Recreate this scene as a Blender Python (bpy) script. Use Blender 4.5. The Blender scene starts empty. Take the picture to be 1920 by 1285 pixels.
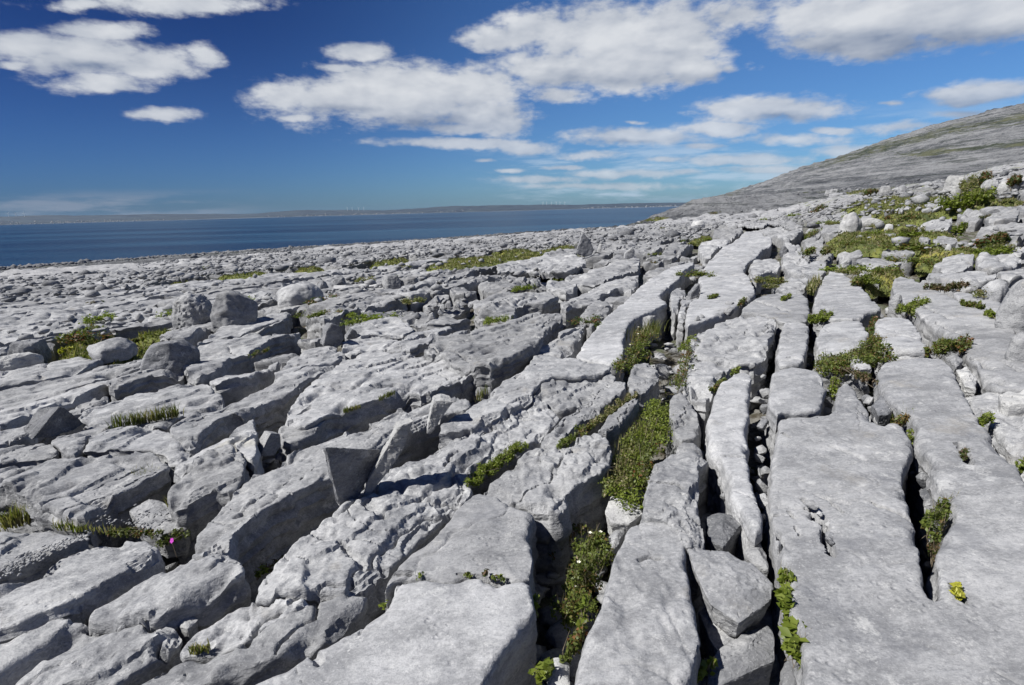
import bpy, bmesh, math, random, time
import numpy as np
from mathutils import Vector, Matrix
from mathutils.geometry import delaunay_2d_cdt
random.seed(7)
RNG = np.random.default_rng(11)
R = math.radians
scene = bpy.context.scene
COL = scene.collection
T00 = time.time()

# ------------------------------------------------------------------ camera
CAMZ = 1.62
FPX = 960.0
PITCH, ROLL = R(14.51), R(-1.56)
cam_d = bpy.data.cameras.new('camera')
cam = bpy.data.objects.new('camera', cam_d)
COL.objects.link(cam)
MR = (Matrix.Rotation(math.pi / 2 - PITCH, 3, 'X') @ Matrix.Rotation(ROLL, 3, 'Z'))
cam.matrix_world = Matrix.Translation((0, 0, CAMZ)) @ MR.to_4x4()
cam_d.sensor_width = 36.0
cam_d.lens = 36.0 * FPX / 1920.0
cam_d.clip_start = 0.05
cam_d.clip_end = 60000
scene.camera = cam
MRN = np.array(MR)

# ------------------------------------------------------------------ light
SUN_AZ, SUN_EL = -106.0, 49.0        # degrees from the view axis (+y), clockwise
sd = Vector((math.sin(R(SUN_AZ)) * math.cos(R(SUN_EL)), math.cos(R(SUN_AZ)) * math.cos(R(SUN_EL)), math.sin(R(SUN_EL))))
sl = bpy.data.lights.new('sun', 'SUN')
sl.energy = 5.0
sl.angle = R(0.53)
sl.color = (1.0, 0.975, 0.935)
sun = bpy.data.objects.new('sun', sl)
sun.rotation_euler = sd.to_track_quat('Z', 'Y').to_euler()
COL.objects.link(sun)
scene.view_settings.view_transform = 'Standard'
scene.view_settings.look = 'None'
scene.view_settings.gamma = 1.0
scene.view_settings.use_curve_mapping = False
scene.view_settings.exposure = 0.59
scene.cycles.max_bounces = 5
scene.cycles.diffuse_bounces = 1
scene.cycles.transparent_max_bounces = 6
scene.cycles.volume_bounces = 0


def ray(px, py):
    d = MRN @ np.array([(px - 960.0) / FPX, -(py - 642.5) / FPX, -1.0])
    return d / np.linalg.norm(d)


def azel(px, py):
    d = ray(px, py)
    return math.atan2(d[0], d[1]), math.asin(d[2])


class NT:
    """small helper around a node tree"""
    def __init__(s, tree):
        s.t = tree
        s.t.nodes.clear()

    def n(s, kind, **kw):
        nd = s.t.nodes.new(kind)
        for k, v in kw.items():
            if k == 'ins':
                for kk, vv in v.items():
                    if hasattr(vv, 'is_output'):
                        s.t.links.new(vv, nd.inputs[kk])
                    else:
                        nd.inputs[kk].default_value = vv
            else:
                setattr(nd, k, v)
        return nd

    def m(s, op, a, b=None, c=None, clamp=False):
        ins = {0: a}
        if b is not None: ins[1] = b
        if c is not None: ins[2] = c
        return s.n('ShaderNodeMath', operation=op, use_clamp=clamp, ins=ins).outputs[0]

    def mix(s, f, a, b, blend='MIX'):
        nd = s.n('ShaderNodeMix', data_type='RGBA', blend_type=blend, ins={0: f, 6: a, 7: b})
        return nd.outputs[2]

    def ss(s, v, lo, hi, a=0.0, b=1.0):
        return s.n('ShaderNodeMapRange', interpolation_type='SMOOTHSTEP', ins={0: v, 1: lo, 2: hi, 3: a, 4: b}).outputs[0]

    def noise(s, vec, scale, detail=4, rough=0.55, w=None):
        nd = s.n('ShaderNodeTexNoise', ins={'Vector': vec, 'Scale': scale, 'Detail': detail, 'Roughness': rough})
        return nd.outputs[0]

    def link(s, a, b):
        s.t.links.new(a, b)


# clouds: (x, y, rx, ry, strength) read from the picture, used only as sky directions
CLOUDS = [
    (330, 6, 150, 24, 1), (160, 8, 60, 12, .8),
    (60, 85, 75, 26, 1), (170, 105, 135, 38, 1), (200, 60, 90, 20, .9), (290, 120, 90, 30, 1), (380, 105, 38, 26, .8), (200, 157, 78, 22, 1), (35, 122, 40, 10, .8),
    (305, 215, 66, 13, 1), (680, 98, 62, 18, .9), (630, 128, 48, 11, .8),
    (535, 180, 75, 24, 1), (650, 185, 130, 40, 1.1), (770, 180, 150, 52, 1.2), (885, 168, 90, 42, 1.1), (905, 218, 90, 36, 1.1), (860, 242, 70, 16, .9), (560, 220, 50, 9, .7),
    (860, 270, 150, 11, 1), (985, 278, 70, 14, .9), (1115, 292, 62, 10, .8), (910, 303, 25, 6, .7),
    (930, 75, 70, 30, .9), (1010, 55, 90, 40, 1), (1150, 72, 150, 56, 1.2), (1270, 72, 110, 62, 1.1), (1130, 132, 185, 32, 1.2), (1290, 128, 70, 34, 1.1), (1375, 130, 32, 18, .6),
    (1050, 180, 56, 17, .9),
    (1400, 32, 120, 42, .9), (1600, 36, 190, 50, 1.2), (1810, 34, 170, 50, 1.2), (1620, 84, 190, 26, 1.1),
    (1170, 258, 112, 18, 1), (1440, 206, 130, 24, 1.1), (1345, 240, 85, 13, .9),
    (1790, 180, 95, 18, .8), (1860, 168, 90, 20, .9), (1820, 218, 120, 14, .6), (1665, 195, 32, 9, .5),
    (1620, 285, 130, 14, .8), (1480, 262, 110, 13, .8), (1700, 240, 110, 14, .7),
    (1380, 300, 130, 12, .9), (1200, 326, 170, 10, .8), (1010, 337, 130, 10, .7), (1120, 350, 210, 9, .7), (1450, 320, 120, 12, .8), (1300, 275, 60, 9, .6), (1240, 300, 45, 7, .8), (1060, 315, 40, 6, .8), (960, 320, 34, 5, .8), (1180, 232, 34, 6, .6), (1560, 245, 60, 9, .7), 
]
GREYS = [(1600, 92, 230, 34, 1), (1820, 80, 150, 30, 1), (820, 232, 200, 22, .9), (650, 205, 130, 16, .6), (1150, 150, 210, 18, .8), (180, 128, 150, 14, .6),
         (1780, 195, 160, 30, .9), (1480, 222, 110, 12, .8), (1250, 95, 120, 18, .5), (1180, 268, 110, 9, .6), (140, 392, 300, 18, .8)]


def build_world():
    w = bpy.data.worlds.new('World')
    scene.world = w
    w.use_nodes = True
    k = NT(w.node_tree)
    tc = k.n('ShaderNodeTexCoord')
    sky = k.n('ShaderNodeTexSky', sky_type='NISHITA')
    sky.sun_disc = False
    sky.sun_elevation = R(SUN_EL)
    sky.sun_rotation = R(SUN_AZ)
    sky.air_density = 1.0
    sky.dust_density = 0.6
    sky.ozone_density = 2.2
    sky.altitude = 100
    sep = k.n('ShaderNodeSeparateXYZ', ins={0: tc.outputs['Generated']})
    az = k.m('ARCTAN2', sep.outputs[0], sep.outputs[1])
    el = k.m('ARCSINE', sep.outputs[2])
    vec = k.n('ShaderNodeCombineXYZ', ins={0: az, 1: el, 2: 0.0}).outputs[0]
    # domain noise, finer towards the horizon
    nvec = k.n('ShaderNodeVectorMath', operation='MULTIPLY', ins={0: vec, 1: (1.0, 2.1, 1.0)}).outputs[0]
    nA = k.noise(nvec, 6.0, 9, .60)
    wv = k.n('ShaderNodeVectorMath', operation='ADD', ins={0: nvec, 1: (3.1, 7.7, 1.3)}).outputs[0]
    nB = k.noise(wv, 5.5, 3, .5)
    # same noise looked up a little towards the sun, for relief
    sh = k.n('ShaderNodeVectorMath', operation='ADD', ins={0: nvec, 1: (-.012, .03, 0)}).outputs[0]
    nS = k.noise(sh, 6.0, 4, .5)
    nL = k.noise(nvec, 6.0, 4, .5)
    nC = k.noise(nvec, 26.0, 5, .6)
    warp = k.n('ShaderNodeCombineXYZ', ins={0: k.m('MULTIPLY', k.m('SUBTRACT', nB, .5), .05), 1: k.m('MULTIPLY', k.m('SUBTRACT', nA, .5), .022), 2: 0.0}).outputs[0]
    q = k.n('ShaderNodeVectorMath', operation='ADD', ins={0: vec, 1: warp}).outputs[0]

    def field(blobs):
        best = None
        for (cx, cy, rx, ry, s) in blobs:
            rx, ry, s = rx * 1.06, ry * 1.06, s + .06
            a0, e0 = azel(cx, cy)
            a1, e1 = azel(cx + rx, cy)
            a2, e2 = azel(cx, cy - ry)
            ra = math.hypot(a1 - a0, e1 - e0)
            re = math.hypot(a2 - a0, e2 - e0)
            rot = math.atan2(e1 - e0, a1 - a0)
            mp = k.n('ShaderNodeMapping', vector_type='TEXTURE', ins={'Vector': q, 'Location': (a0, e0, 0), 'Rotation': (0, 0, rot), 'Scale': (ra, re, 1)})
            ln = k.n('ShaderNodeVectorMath', operation='LENGTH', ins={0: mp.outputs[0]}).outputs[1]
            f = k.m('SUBTRACT', s, ln)
            best = f if best is None else k.m('MAXIMUM', best, f)
        return best
    f = field(CLOUDS)
    # clouds beyond the frame: the same kind of sky goes on
    out = k.m('MAXIMUM', k.ss(k.m('ABSOLUTE', az), .86, 1.0), k.ss(el, .62, .75))
    big = k.noise(nvec, 2.3, 2, .5)
    gen = k.m('SUBTRACT', k.m('MULTIPLY', k.m('SUBTRACT', big, .60), 9.0), 0.2)
    gen = k.m('SUBTRACT', gen, k.m('MULTIPLY', k.m('SUBTRACT', 1.0, out), 4.0))
    f = k.m('MAXIMUM', f, gen)
    dn = k.m('ADD', f, k.m('MULTIPLY', k.m('SUBTRACT', nA, .5), 1.9))
    dn = k.m('ADD', dn, k.m('MULTIPLY', k.m('SUBTRACT', nC, .5), 1.35))
    dens = k.ss(dn, -.22, .50)
    g = field(GREYS)
    grey = k.ss(k.m('ADD', g, k.m('MULTIPLY', k.m('SUBTRACT', nB, .5), 1.6)), -.3, .9)
    rel = k.m('ADD', k.m('MULTIPLY', k.m('SUBTRACT', nL, nS), 1.9), k.m('MULTIPLY', k.m('SUBTRACT', nC, .5), .10))
    lum = k.m('ADD', k.m('SUBTRACT', k.m('MULTIPLY', k.ss(dn, .1, 1.1), .16), k.m('MULTIPLY', grey, .54)), rel)
    lum = k.m('ADD', lum, .66, clamp=True)
    ccol = k.mix(lum, (.20, .25, .35, 1), (.66, .68, .71, 1))
    # deep polarised blue: scaled by how far the direction is from the sun-opposed right side
    pol = k.n('ShaderNodeVectorMath', operation='DOT_PRODUCT', ins={0: tc.outputs['Generated'], 1: (.80, .58, -.12)}).outputs['Value']
    pf = k.ss(pol, -.45, .95)
    tint = k.mix(pf, (.27, .42, .63, 1), (.82, 1.02, 1.12, 1))
    scol = k.mix(1.0, sky.outputs[0], tint, 'MULTIPLY')
    lowhi = k.mix(k.ss(el, .02, .34), (.36, .50, .76, 1), (.155, .24, .45, 1))
    t2 = k.mix(k.ss(pol, .10, .72), lowhi, (.46, .62, .86, 1))
    scol = k.mix(1.0, scol, t2, 'MULTIPLY')
    skyb = k.mix(1.0, scol, (.10, .10, .10, 1), 'MULTIPLY')
    # cloud transparency near horizon
    al = k.m('MULTIPLY', dens, k.ss(el, -.01, .22, .55, .96))
    wvv = k.n('ShaderNodeVectorMath', operation='MULTIPLY', ins={0: vec, 1: (5.0, 34.0, 1.0)}).outputs[0]
    nW = k.noise(wvv, 1.0, 8, .62)
    wis = k.m('MULTIPLY', k.ss(nW, .46, .64), k.m('MULTIPLY', k.ss(el, .0, .02), k.ss(el, .15, .07)))
    wis = k.m('MULTIPLY', k.m('MULTIPLY', wis, k.ss(az, -.12, .15)), .62)
    lft = k.m('MULTIPLY', k.ss(nW, .42, .60), k.m('MULTIPLY', k.ss(el, .050, .025), k.ss(az, -.40, -.58)))
    wis = k.m('MAXIMUM', wis, k.m('MULTIPLY', lft, .50))
    wc = k.mix(k.ss(az, -.5, 0), (.30, .33, .40, 1), (.50, .60, .72, 1))
    skyb = k.mix(wis, skyb, wc)
    final = k.mix(al, skyb, ccol)
    bg = k.n('ShaderNodeBackground', ins={0: final, 1: 0.73})
    o = k.n('ShaderNodeOutputWorld')
    k.link(bg.outputs[0], o.inputs[0])
    w.cycles.sampling_method = 'MANUAL'
    w.cycles.sample_map_resolution = 512


build_world()

# ------------------------------------------------------------------ noise
_perm = RNG.permutation(256).astype(np.int32)
_perm = np.concatenate([_perm, _perm])
_ang = RNG.random(256) * 2 * np.pi
_g2 = np.stack([np.cos(_ang), np.sin(_ang)], 1).astype(np.float32)
_g3 = RNG.normal(size=(256, 3)).astype(np.float32)
_g3 /= np.linalg.norm(_g3, axis=1)[:, None]


def n2(x, y, seed=0):
    x = np.asarray(x, np.float64) + seed * 17.31
    y = np.asarray(y, np.float64) + seed * 5.77
    xi = np.floor(x).astype(np.int64); yi = np.floor(y).astype(np.int64)
    fx = (x - xi); fy = (y - yi)
    u = fx * fx * fx * (fx * (fx * 6 - 15) + 10); v = fy * fy * fy * (fy * (fy * 6 - 15) + 10)

    def g(ix, iy, dx, dy):
        h = _perm[_perm[ix & 255] + (iy & 255)]
        gr = _g2[h]
        return gr[..., 0] * dx + gr[..., 1] * dy
    a = g(xi, yi, fx, fy); b = g(xi + 1, yi, fx - 1, fy)
    c = g(xi, yi + 1, fx, fy - 1); d = g(xi + 1, yi + 1, fx - 1, fy - 1)
    return ((a + (b - a) * u) + ((c + (d - c) * u) - (a + (b - a) * u)) * v) * 1.5


def n3(x, y, z, seed=0):
    x = np.asarray(x, np.float64) + seed * 13.7; y = np.asarray(y, np.float64); z = np.asarray(z, np.float64) + seed * 3.3
    xi = np.floor(x).astype(np.int64); yi = np.floor(y).astype(np.int64); zi = np.floor(z).astype(np.int64)
    fx = x - xi; fy = y - yi; fz = z - zi
    u = fx * fx * (3 - 2 * fx); v = fy * fy * (3 - 2 * fy); w = fz * fz * (3 - 2 * fz)
    r = 0
    for dx in (0, 1):
        for dy in (0, 1):
            for dz in (0, 1):
                h = _perm[_perm[_perm[(xi + dx) & 255] + ((yi + dy) & 255)] + ((zi + dz) & 255)]
                gr = _g3[h]
                dd = gr[..., 0] * (fx - dx) + gr[..., 1] * (fy - dy) + gr[..., 2] * (fz - dz)
                r = r + dd * (u if dx else 1 - u) * (v if dy else 1 - v) * (w if dz else 1 - w)
    return r * 1.5


def sst(x, a, b):
    t = np.clip((x - a) / (b - a), 0, 1)
    return t * t * (3 - 2 * t)


# ------------------------------------------------------------------ terrain
TH = R(27.0)
CT, ST = math.cos(TH), math.sin(TH)
SEA = -13.4


def uv(x, y):
    return x * CT - y * ST, x * ST + y * CT


def xy(u, v):
    return u * CT + v * ST, -u * ST + v * CT


_sky_px = [(900, 470, 300), (1150, 440, 330), (1200, 412, 620), (1240, 400, 950), (1275, 389, 1350), (1300, 378, 1400), (1350, 366, 1300), (1440, 337, 1200), (1500, 313, 1120),
           (1560, 296, 1060), (1640, 268, 1000), (1700, 247, 960), (1790, 222, 900), (1850, 208, 870), (1920, 193, 840), (2100, 165, 800), (2500, 150, 700)]
_saz = []; _sel = []; _sR = []
for (a_, b_, c_) in _sky_px:
    q_ = azel(a_, b_)
    _saz.append(q_[0]); _sel.append(math.tan(q_[1])); _sR.append(c_)
_saz += [2.0, 3.1]; _sel += [.02, .0]; _sR += [600, 500]


def T_near(x, y):
    x = np.asarray(x, float); y = np.asarray(y, float)
    u, v = uv(x, y)
    up = np.clip(u, 0, 30)
    z = .056 * u + .0042 * up * up + np.where(u > 30, .2 * (u - 30), 0) * .5
    vv = np.clip(v, 0, None)
    z = z - .000075 * vv * vv
    z = z + 1.15 * sst(u, 0, 7) * sst(v, 18, 55) + .55 * sst(u, -3, 6) * sst(v, 8, 30)
    z = z + .14 * n2(x / 9., y / 9., 3) * sst(np.hypot(x, y), 3, 14)
    return z


def T(x, y):
    x = np.asarray(x, float); y = np.asarray(y, float)
    r = np.hypot(x, y); az = np.arctan2(x, y)
    zn = T_near(x, y)
    el = np.interp(az, _saz, _sel); RR = np.interp(az, _saz, _sR)
    t = np.clip((r - 110) / (RR - 110), 0, 1)
    # foot angle -> skyline angle
    prof = t * t * (3 - 2 * t) * .45 + t * .55
    efoot = np.clip(el, -.06, .012)
    e = efoot + (el - efoot) * prof
    zh = CAMZ + r * e
    zh = np.where(r > RR, CAMZ + RR * el + (r - RR) * np.where(el > 0, .0, -.05) - np.clip(r - RR, 0, 1e5) * .03, zh)
    w = sst(r, 85, 170) * sst(az, azel(1120, 430)[0], azel(1260, 400)[0])
    z = zn * (1 - w) + zh * w
    return z


def P(px, py, h=0.0, far=900.0):
    """point of the terrain (raised by h) under a picture position"""
    d = ray(px, py)
    ts = np.exp(np.linspace(math.log(.7), math.log(far), 700))
    X, Y, Z = d[0] * ts, d[1] * ts, CAMZ + d[2] * ts
    f = Z - (T(X, Y) + h)
    k = np.where(f < 0)[0]
    if len(k) == 0:
        i = int(np.argmin(f)); return np.array([X[i], Y[i], Z[i]])
    i = max(k[0], 1)
    a, b = ts[i - 1], ts[i]
    for _ in range(18):
        m = (a + b) / 2
        if CAMZ + d[2] * m - (float(T(d[0] * m, d[1] * m)) + h) < 0: b = m
        else: a = m
    m = (a + b) / 2
    return np.array([d[0] * m, d[1] * m, CAMZ + d[2] * m])


FWD = MRN @ np.array([0, 0, -1.0])


def mpp(p):
    """metres per picture pixel (1920 wide) at a point"""
    return float(np.dot(np.array(p) - np.array([0, 0, CAMZ]), FWD)) / FPX


def proj(X, Y, Z):
    V = np.stack([X, Y, Z - CAMZ], -1) @ MRN
    return 960 + FPX * V[..., 0] / -V[..., 2], 642.5 - FPX * V[..., 1] / -V[..., 2], -V[..., 2]


# ------------------------------------------------------------------ materials
def bsdf_mat(name):
    m = bpy.data.materials.new(name)
    m.use_nodes = True
    k = NT(m.node_tree)
    o = k.n('ShaderNodeOutputMaterial')
    b = k.n('ShaderNodeBsdfPrincipled')
    k.link(b.outputs[0], o.inputs[0])
    return m, k, b


def limestone(name, lo=(.17, .173, .181), hi=(.36, .362, .365), soil=False, bumpd=1.0, far=False, warm=0.0):
    m, k, b = bsdf_mat(name)
    geo = k.n('ShaderNodeNewGeometry')
    pos = geo.outputs['Position']
    rot = k.n('ShaderNodeVectorRotate', rotation_type='Z_AXIS', ins={'Vector': pos, 'Angle': -.15})
    strv = k.n('ShaderNodeVectorMath', operation='MULTIPLY', ins={0: rot.outputs[0], 1: (1.0, 2.0, 2.4)}).outputs[0]
    big = k.noise(pos, .9, 3, .6)
    mid = k.noise(strv, 4.0, 5, .65)
    fine = k.noise(strv, 34.0, 4, .7)
    sp = k.noise(pos, 120.0, 2, .6)
    v = k.m('ADD', k.m('MULTIPLY', big, .55), k.m('MULTIPLY', mid, .75))
    v = k.m('ADD', v, k.m('MULTIPLY', fine, .55))
    f = k.ss(v, .72, 1.14)
    col = k.mix(f, lo + (1,), hi + (1,))
    # pale lichen blotches and dark weathered pits
    lich = k.ss(k.m('ADD', k.noise(pos, 9.0, 5, .7), k.m('MULTIPLY', k.m('SUBTRACT', sp, .5), .35)), .58, .70)
    col = k.mix(k.m('MULTIPLY', lich, .50), col, (.46, .46, .455, 1))
    dark = k.ss(k.noise(strv, 6.5, 6, .72), .60, .73)
    col = k.mix(k.m('MULTIPLY', dark, .42), col, (.075, .08, .09, 1))
    spk = k.ss(sp, .60, .75)
    col = k.mix(k.m('MULTIPLY', spk, .45), col, (.52, .52, .515, 1))
    spd = k.ss(sp, .42, .30)
    col = k.mix(k.m('MULTIPLY', spd, .35), col, (.12, .12, .13, 1))
    oi = k.n('ShaderNodeObjectInfo').outputs['Random']
    tone = k.n('ShaderNodeMapRange', ins={0: oi, 1: 0.0, 2: 1.0, 3: .76, 4: 1.12}).outputs[0]
    tonec = k.n('ShaderNodeCombineXYZ', ins={0: tone, 1: tone, 2: tone}).outputs[0]
    col = k.mix(1.0, col, tonec, 'MULTIPLY')
    blo = k.ss(k.noise(pos, 2.6, 7, .72), .52, .66)
    col = k.mix(k.m('MULTIPLY', blo, .38), col, (.115, .12, .135, 1))
    wht = k.ss(k.noise(pos, 4.2, 8, .75), .575, .66)
    col = k.mix(k.m('MULTIPLY', wht, .45), col, (.50, .50, .49, 1))
    st_ = k.ss(k.noise(pos, 1.7, 6, .7), .58, .70)
    col = k.mix(k.m('MULTIPLY', st_, .24), col, (.235, .205, .155, 1))
    if warm:
        wm = k.ss(k.noise(pos, .7, 3, .6), .55, .7)
        col = k.mix(k.m('MULTIPLY', wm, warm), col, (.36, .34, .26, 1))
    if soil:
        at = k.n('ShaderNodeAttribute', attribute_name='soil').outputs['Fac']
        sn = k.noise(pos, 5.0, 6, .7)
        sc = k.mix(k.ss(sn, .40, .62), (.045, .038, .025, 1), (.17, .165, .15, 1))
        gn = k.ss(k.noise(pos, 2.3, 5, .65), .50, .60)
        sc = k.mix(k.m('MULTIPLY', gn, .75), sc, (.045, .065, .018, 1))
        col = k.mix(at, col, sc)
        gr = k.n('ShaderNodeAttribute', attribute_name='green').outputs['Fac']
        gm = k.m('MULTIPLY', k.ss(k.m('ADD', gr, k.m('MULTIPLY', k.m('SUBTRACT', k.noise(pos, .12 if far else .5, 8, .75), .5), 1.6)), .45, .62), .9)
        gc = k.mix(k.ss(k.noise(pos, .05 if far else .8, 4, .6), .4, .62), (.05, .075, .022, 1), (.16, .16, .05, 1))
        col = k.mix(gm, col, gc)
    k.link(col, b.inputs['Base Color'])
    b.inputs['Roughness'].default_value = .88
    b.inputs['Specular IOR Level'].default_value = .25
    h = k.m('ADD', k.m('MULTIPLY', mid, .030), k.m('MULTIPLY', fine, .0065))
    h = k.m('ADD', h, k.m('MULTIPLY', sp, .0020))
    vor = k.n('ShaderNodeTexVoronoi', ins={'Vector': pos, 'Scale': 26.0})
    pm = k.ss(k.noise(pos, 3.1, 4, .6), .48, .62)
    pit = k.m('MULTIPLY', k.ss(vor.outputs['Distance'], .05, .38, -1.0, 0.0), k.m('MULTIPLY', pm, .007))
    h = k.m('ADD', h, pit)
    bp = k.n('ShaderNodeBump', ins={'Strength': .85 * bumpd, 'Distance': 1.0, 'Height': h})
    k.link(bp.outputs[0], b.inputs['Normal'])
    return m


M_ROCK = limestone('limestone')
M_SMOOTH = limestone('smooth_limestone', lo=(.19, .193, .20), hi=(.37, .372, .378), bumpd=.8)
M_PALE = limestone('pale_limestone', lo=(.27, .27, .272), hi=(.45, .45, .44))
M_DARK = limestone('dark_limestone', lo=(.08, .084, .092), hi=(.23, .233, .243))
M_OCHRE = limestone('lichen_limestone', warm=.8)
M_GROUND = limestone('bedrock', soil=True, lo=(.15, .152, .16), hi=(.35, .35, .35))


def far_rock():
    m, k, b = bsdf_mat('hillside_rock')
    geo = k.n('ShaderNodeNewGeometry')
    pos = geo.outputs['Position']
    sv = k.n('ShaderNodeVectorMath', operation='MULTIPLY', ins={0: pos, 1: (.14, .14, 3.0)}).outputs[0]
    strat = k.noise(sv, .055, 10, .80)
    blot = k.noise(pos, .05, 9, .75)
    fine = k.noise(pos, .6, 6, .8)
    v = k.m('ADD', k.m('MULTIPLY', strat, .9), k.m('ADD', k.m('MULTIPLY', blot, .35), k.m('MULTIPLY', fine, .45)))
    col = k.mix(k.ss(v, .70, .98), (.045, .049, .056, 1), (.25, .254, .26, 1))
    seams = k.ss(k.noise(sv, .10, 10, .8), .53, .60)
    col = k.mix(k.m('MULTIPLY', seams, .8), col, (.045, .052, .05, 1))
    gr = k.n('ShaderNodeAttribute', attribute_name='green').outputs['Fac']
    gm = k.ss(k.m('ADD', gr, k.m('MULTIPLY', k.m('SUBTRACT', k.noise(sv, .25, 9, .78), .5), 2.0)), .42, .68)
    gc = k.mix(k.ss(k.noise(pos, .03, 6, .7), .42, .6), (.028, .038, .020, 1), (.085, .09, .045, 1))
    col = k.mix(k.m('MULTIPLY', gm, .88), col, gc)
    k.link(col, b.inputs['Base Color'])
    b.inputs['Roughness'].default_value = .95
    b.inputs['Specular IOR Level'].default_value = .1
    bp = k.n('ShaderNodeBump', ins={'Strength': .8, 'Distance': 1.0, 'Height': k.m('ADD', k.m('MULTIPLY', strat, 5.0), k.m('MULTIPLY', fine, 1.2))})
    k.link(bp.outputs[0], b.inputs['Normal'])
    return m


M_HILL = far_rock()


def leaf_mat(name, c1, c2, c3=None, p3=.0, trans=.35, rough=.5):
    m = bpy.data.materials.new(name)
    m.use_nodes = True
    k = NT(m.node_tree)
    o = k.n('ShaderNodeOutputMaterial')
    geo = k.n('ShaderNodeNewGeometry')
    rnd = geo.outputs['Random Per Island']
    pn = k.noise(geo.outputs['Position'], 6.0, 3, .6)
    f = k.m('ADD', k.m('MULTIPLY', rnd, .6), k.m('MULTIPLY', k.m('SUBTRACT', pn, .3), .9), clamp=True)
    col = k.mix(f, c1 + (1,), c2 + (1,))
    if c3:
        g = k.m('ADD', k.noise(geo.outputs['Position'], 4.0, 3, .6), k.m('MULTIPLY', k.m('SUBTRACT', k.m('FRACT', k.m('MULTIPLY', rnd, 7.3)), .5), .35))
        col = k.mix(k.ss(g, .62 - p3 * .3, .66 - p3 * .3), col, c3 + (1,))
    b = k.n('ShaderNodeBsdfPrincipled', ins={'Base Color': col, 'Roughness': rough, 'Specular IOR Level': .35})
    t = k.n('ShaderNodeBsdfTranslucent', ins={'Color': k.mix(1.0, col, (1.3, 1.5, .6, 1), 'MULTIPLY')})
    mx = k.n('ShaderNodeMixShader', ins={0: trans})
    k.link(b.outputs[0], mx.inputs[1]); k.link(t.outputs[0], mx.inputs[2])
    k.link(mx.outputs[0], o.inputs[0])
    return m


L_GREEN = leaf_mat('leaf_green', (.05, .075, .014), (.17, .20, .04), (.14, .09, .03), .05)
L_LUSH = leaf_mat('leaf_lush', (.08, .115, .014), (.21, .245, .04))
L_DARK = leaf_mat('leaf_dark', (.025, .045, .012), (.08, .12, .025), (.15, .07, .03), .3)
L_RED = leaf_mat('leaf_red', (.13, .05, .02), (.20, .10, .035), (.09, .11, .025), .9)
L_BROWN = leaf_mat('leaf_brown', (.07, .045, .03), (.17, .12, .07), (.06, .08, .02), .4)
L_GRASS = leaf_mat('grass_blade', (.06, .075, .018), (.17, .18, .055), (.22, .19, .10), .25)
L_DRY = leaf_mat('dry_grass', (.16, .14, .06), (.36, .32, .18), (.12, .14, .03), .2)
L_YEL = leaf_mat('yellow_leaf', (.30, .30, .03), (.42, .40, .06))


def flat_mat(name, c, rough=.7):
    m, k, b = bsdf_mat(name)
    geo = k.n('ShaderNodeNewGeometry')
    n = k.noise(geo.outputs['Position'], 30.0, 3, .6)
    col = k.mix(n, tuple(x * .75 for x in c) + (1,), tuple(min(1, x * 1.2) for x in c) + (1,))
    k.link(col, b.inputs['Base Color'])
    b.inputs['Roughness'].default_value = rough
    return m


M_STEM = flat_mat('woody_stem', (.16, .13, .09))
M_PETAL = flat_mat('magenta_petal', (.40, .03, .36))
M_PETALW = flat_mat('white_petal', (.8, .78, .65))
M_WHITE = flat_mat('white_wall', (.75, .74, .70))
M_HOUSE = flat_mat('house_wall', (.36, .36, .35))
M_ROOF = flat_mat('grey_roof', (.16, .15, .15))


def turf_mat():
    m, k, b = bsdf_mat('turf')
    geo = k.n('ShaderNodeNewGeometry')
    pos = geo.outputs['Position']
    n = k.noise(pos, 1.6, 7, .7)
    col = k.mix(k.ss(n, .38, .62), (.055, .072, .018, 1), (.17, .19, .04, 1))
    y = k.ss(k.noise(pos, .55, 5, .65), .56, .66)
    col = k.mix(k.m('MULTIPLY', y, .7), col, (.27, .24, .05, 1))
    d = k.ss(k.noise(pos, 3.0, 6, .7), .60, .70)
    col = k.mix(k.m('MULTIPLY', d, .7), col, (.10, .065, .035, 1))
    k.link(col, b.inputs['Base Color'])
    b.inputs['Roughness'].default_value = .95
    bp = k.n('ShaderNodeBump', ins={'Strength': 1.0, 'Distance': 1.0, 'Height': k.m('MULTIPLY', k.noise(pos, 9.0, 6, .7), .09)})
    k.link(bp.outputs[0], b.inputs['Normal'])
    return m


M_TURF = turf_mat()


# ------------------------------------------------------------------ object helpers
def mkmesh(name, V, F):
    """V: n x 3 array, F: list of (m x k) index arrays"""
    me = bpy.data.meshes.new(name)
    V = np.ascontiguousarray(V, np.float32)
    me.vertices.add(len(V))
    me.vertices.foreach_set('co', V.ravel())
    idx = []; tot = []
    for f in F:
        f = np.asarray(f, np.int32)
        if len(f) == 0: continue
        idx.append(f.ravel()); tot.append(np.full(len(f), f.shape[1], np.int32))
    idx = np.concatenate(idx); tot = np.concatenate(tot)
    st = np.concatenate([[0], np.cumsum(tot)[:-1]]).astype(np.int32)
    me.loops.add(len(idx)); me.loops.foreach_set('vertex_index', idx)
    me.polygons.add(len(tot)); me.polygons.foreach_set('loop_start', st)
    me.polygons.foreach_set('loop_total', tot)
    me.update(calc_edges=True)
    return me


def smooth(me, on=True):
    me.polygons.foreach_set('use_smooth', np.full(len(me.polygons), on))


def link(name, me, mat=None, parent=None, loc=None):
    o = bpy.data.objects.new(name, me)
    COL.objects.link(o)
    if mat is not None and not me.materials: me.materials.append(mat)
    if parent is not None: o.parent = parent
    if loc is not None: o.location = loc
    return o


def tag(o, label=None, cat=None, group=None, kind=None):
    if label: o['label'] = label
    if cat: o['category'] = cat
    if group: o['group'] = group
    if kind: o['kind'] = kind
    return o


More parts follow.
